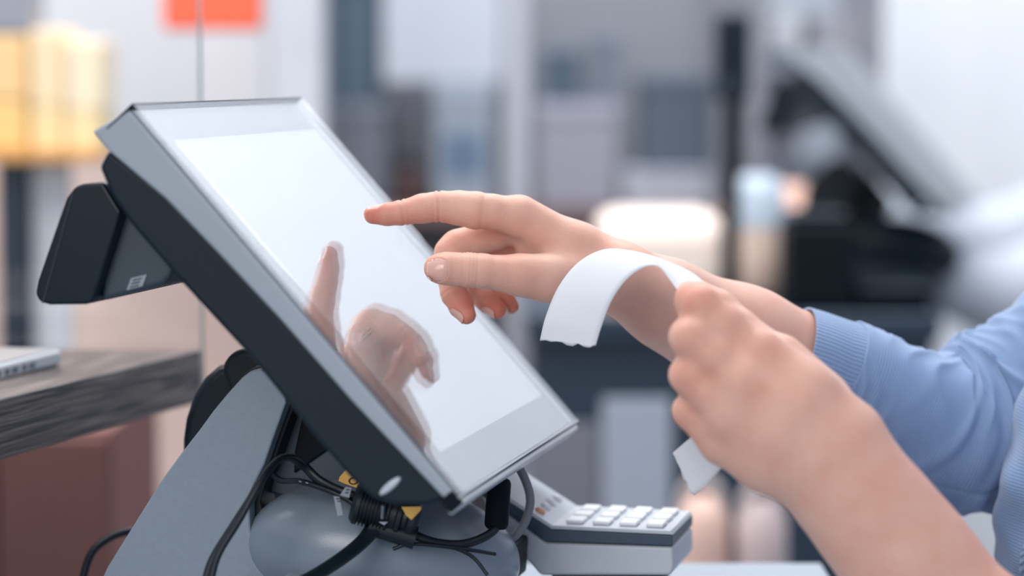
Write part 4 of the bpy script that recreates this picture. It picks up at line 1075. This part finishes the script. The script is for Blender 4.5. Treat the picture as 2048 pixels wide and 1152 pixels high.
# ------------------------------------------------------------------ receipt strip
PAPER = mat('receipt_paper', (203, 208, 215), .6, spec=.3)
eA = [(1080, 680, 1.575), (1092, 632, 1.575), (1118, 572, 1.578), (1158, 524, 1.58), (1208, 499, 1.58), (1262, 501, 1.58), (1325, 518, 1.575), (1385, 545, 1.55), (1420, 575, 1.525)]
eB = [(1190, 695, 1.535), (1202, 655, 1.535), (1222, 603, 1.535), (1252, 560, 1.535), (1287, 535, 1.533), (1316, 532, 1.53), (1338, 556, 1.520), (1362, 590, 1.505), (1380, 610, 1.50)]
def ribbon(name, A, Bq, parent, nacross=10, n=12, ragged=True, bow=.0):
    a = catmull([P(*q) for q in A], n); b = catmull([P(*q) for q in Bq], n); Vr, Fr = [], []
    rnd = random.Random(3)
    jag = [rnd.uniform(-.001, .0014) for _ in range(nacross + 1)]
    for i, (p_, q_) in enumerate(zip(a, b)):
        for k in range(nacross + 1):
            t_ = k / nacross; v_ = p_ * (1 - t_) + q_ * t_ + Y * bow * math.sin(math.pi * t_)
            if i == 0 and ragged: v_ = v_ + Z * jag[k]
            Vr.append(v_)
    w_ = nacross + 1
    for i in range(len(a) - 1):
        for k in range(nacross): Fr.append((i * w_ + k, i * w_ + k + 1, (i + 1) * w_ + k + 1, (i + 1) * w_ + k))
    o = mesh_obj(name, Vr, Fr, PAPER, parent, sharp=0)
    s_ = o.modifiers.new('thickness', 'SOLIDIFY'); s_.thickness = .00022; s_.offset = 0
    return o
rcpt = thing('receipt_strip', 'curled blank white till receipt held in the near hand', 'receipt', P(1385, 580, 1.51))
ribbon('curled_end', eA, eB, rcpt)
ribbon('lower_end', [(1345, 906, 1.535), (1366, 888, 1.53), (1384, 872, 1.525), (1400, 850, 1.52)], [(1385, 992, 1.515), (1416, 966, 1.513), (1444, 934, 1.51), (1460, 905, 1.508)], rcpt, ragged=True)
# ------------------------------------------------------------------ second till screen: same model further away
def copy_tree(o, parent=None):
    c = o.copy(); SC.collection.objects.link(c)
    if parent: c.parent = parent
    for ch in list(o.children): copy_tree(ch, c)
    return c
pos2 = copy_tree(pos)
pos2['label'] = 'second dark till screen seen from the side on the far checkout counter'
yaw2 = math.radians(-3)
pos2.rotation_euler = (0, 0, yaw2)
# put the middle of its near side edge where the photo shows it
loc_side = NEAR - np.array(base_pt)
Rz = np.array([[math.cos(yaw2), -math.sin(yaw2), 0], [math.sin(yaw2), math.cos(yaw2), 0], [0, 0, 1]])
tgt = P(1762, 300, 3.42)
pl2 = tgt - Rz @ loc_side
pl2[2] = zc + .0005
pos2.location = tuple(pl2)

OFFSCREEN = mat('switched_off_screen', (66, 74, 84), .4)
for ch in pos2.children:
    k_ = ch.name.split('.')[0]
    if k_ in ('lcd_screen', 'bezel', 'foot_cover', 'base_body', 'stand_arm', 'stand_web'):
        ch.data = ch.data.copy(); ch.data.materials[0] = OFFSCREEN if k_ in ('lcd_screen', 'bezel') else DARK
# ------------------------------------------------------------------ second cashier and a customer, far out of focus
SKIN2 = skin_mat('skin_far', (236, 196, 178), (222, 150, 130))
def far_hand(fld_, G, wrist, direction, up, s=1.0, curl=.5):
    d = np.asarray(direction, float); d /= np.linalg.norm(d); u = np.asarray(up, float); u -= d * (u @ d); u /= np.linalg.norm(u); sd = np.cross(d, u)
    w = np.asarray(wrist, float)
    for i in range(4):
        off_ = (i - 1.5) * .020 * s
        k_ = w + d * .085 * s + sd * off_
        fld_.cap(G, w + sd * off_ * .5, k_, .018 * s, .013 * s, .010)
        l = (.075, .085, .08, .06)[i] * s
        m_ = k_ + d * l * .5 - u * l * .25 * curl; e_ = m_ + d * l * .35 - u * l * .55 * curl
        fld_.chain(G, [k_, m_, e_], [.010 * s, .009 * s, .0078 * s], .003)
    t1 = w + d * .035 * s - sd * .03 * s; t2 = t1 + d * .035 * s - sd * .02 * s - u * .01; fld_.chain(G, [w, t1, t2, t2 + d * .03 * s], [.016 * s, .013 * s, .0105 * s, .009 * s], .006)
def far_person(name, label, c, face, shirt, arms, hairm, trous, lean=0.0):
    c = np.asarray(c, float); f = np.asarray([face[0], face[1], 0.]); f /= np.linalg.norm(f); s = np.array([-f[1], f[0], 0])
    t = thing(name, label, 'person', c)
    lo = c + [-.75, -.75, 0]; hi = c + [.75, .75, 1.85]
    def q(a, b, z): return c + f * a + s * b + Z * z
    F1 = Field(lo, hi, .0085); G = F1.new()
    for g in (-1, 1):
        F1.chain(G, [q(0, g * .09, .90), q(lean * .4, g * .08, 1.0), q(lean * .9, g * .12, 1.18), q(lean, g * .14, 1.24)], [.11, .10, .10, .06], .04)
        F1.chain(G, [q(0, g * .09, .9), q(.01, g * .09, .5), q(-.01, g * .09, .07)], [.085, .06, .045], .02); F1.cap(G, q(-.02, g * .09, .04), q(.14, g * .1, .035), .035, .03, .02)
    hd_ = q(lean + .05, 0, 1.40)
    F1.chain(G, [q(lean, 0, 1.22), q(lean + .03, 0, 1.33)], [.06, .052], .03); F1.ell(G, hd_, (.088, .082, .118), .02)
    F1.cap(G, hd_ + f * .085, hd_ + f * .1 - Z * .02, .01, .013, .01)
    F1.cap(G, hd_ + f * .05 - Z * .07, hd_ + f * .06 - Z * .09, .03, .02, .02)
    for g in (-1, 1): F1.cap(G, hd_ + s * g * .082, hd_ + s * g * .085 - Z * .03, .014, .01, .006)
    H1 = Field(lo + [0, 0, .6], hi, .0045 if 0 else .006)
    # arms with hands in their own finer field
    VV, FF, o_ = [], [], 0
    v, fc_ = F1.mesh(G); VV.append(v); FF.append(orient(v, fc_)); o_ = len(v)
    for sh, elb, wr, dr, up in arms:
        pts = np.array([sh, elb, wr, np.asarray(wr) + np.asarray(dr) * .2]); lo2 = pts.min(0) - .13; hi2 = pts.max(0) + .13
        A = Field(lo2, hi2, .0042); GA = A.new(); A.chain(GA, [np.asarray(sh), np.asarray(elb), np.asarray(wr)], [.045, .038, .026], .01)
        far_hand(A, GA, wr, dr, up)
        v, fc_ = A.mesh(GA); FF.append(orient(v, fc_) + o_); VV.append(v); o_ += len(v)
    VV = np.concatenate(VV); FF = np.concatenate(FF)
    fast_mesh('body', VV, FF, SKIN2, t, np.zeros(len(VV)))
    G = F1.new()
    for g in (-1, 1): F1.chain(G, [q(0, g * .09, .88), q(lean * .4, g * .085, 1.0), q(lean * .9, g * .125, 1.18), q(lean, g * .145, 1.24)], [.135, .122, .122, .078], .04)
    for sh, elb, wr, dr, up in arms:
        e_ = np.asarray(elb) * .35 + np.asarray(wr) * .65; F1.chain(G, [np.asarray(sh), np.asarray(elb), e_], [.07, .058, .046], .03)
    v, fc_ = F1.mesh(G); fast_mesh('shirt', v, orient(v, fc_), shirt, t)
    G = F1.new()
    for g in (-1, 1): F1.chain(G, [q(0, g * .09, .93), q(.01, g * .09, .5), q(-.01, g * .09, .1)], [.11, .08, .062], .02)
    v, fc_ = F1.mesh(G); fast_mesh('trousers', v, orient(v, fc_), trous, t)
    G = F1.new(); F1.ell(G, hd_ - f * .02 + Z * .025, (.098, .092, .115), .02); F1.cut(G, hd_ + f * .1 - Z * .03 - s * .05, hd_ + f * .1 - Z * .03 + s * .05, .08, .01)
    v, fc_ = F1.mesh(G); fast_mesh('hair', v, orient(v, fc_), hairm, t)
    return t
pc = np.array([1.24, 3.78, 0.0])
def A3(px, py, d): return P(px, py, d)
far_person('person', 'out of focus second cashier in a white shirt reaching round the far till', pc, (-1, -.05), mat('white_shirt', (188, 196, 210), .8),
   [(pc + [-.18, -.15, 1.20], A3(2030, 600, 3.70), A3(1835, 548, 3.66), (-.9, -.1, .25), (0, 0, 1)),
    (pc + [-.18, .15, 1.20], A3(1990, 500, 3.98), A3(1672, 405, 3.90), (-.9, -.1, .1), (0, -.2, 1))],
   mat('dark_hair', (50, 40, 36), .5), mat('grey_trousers', (70, 76, 88), .8), lean=.17)
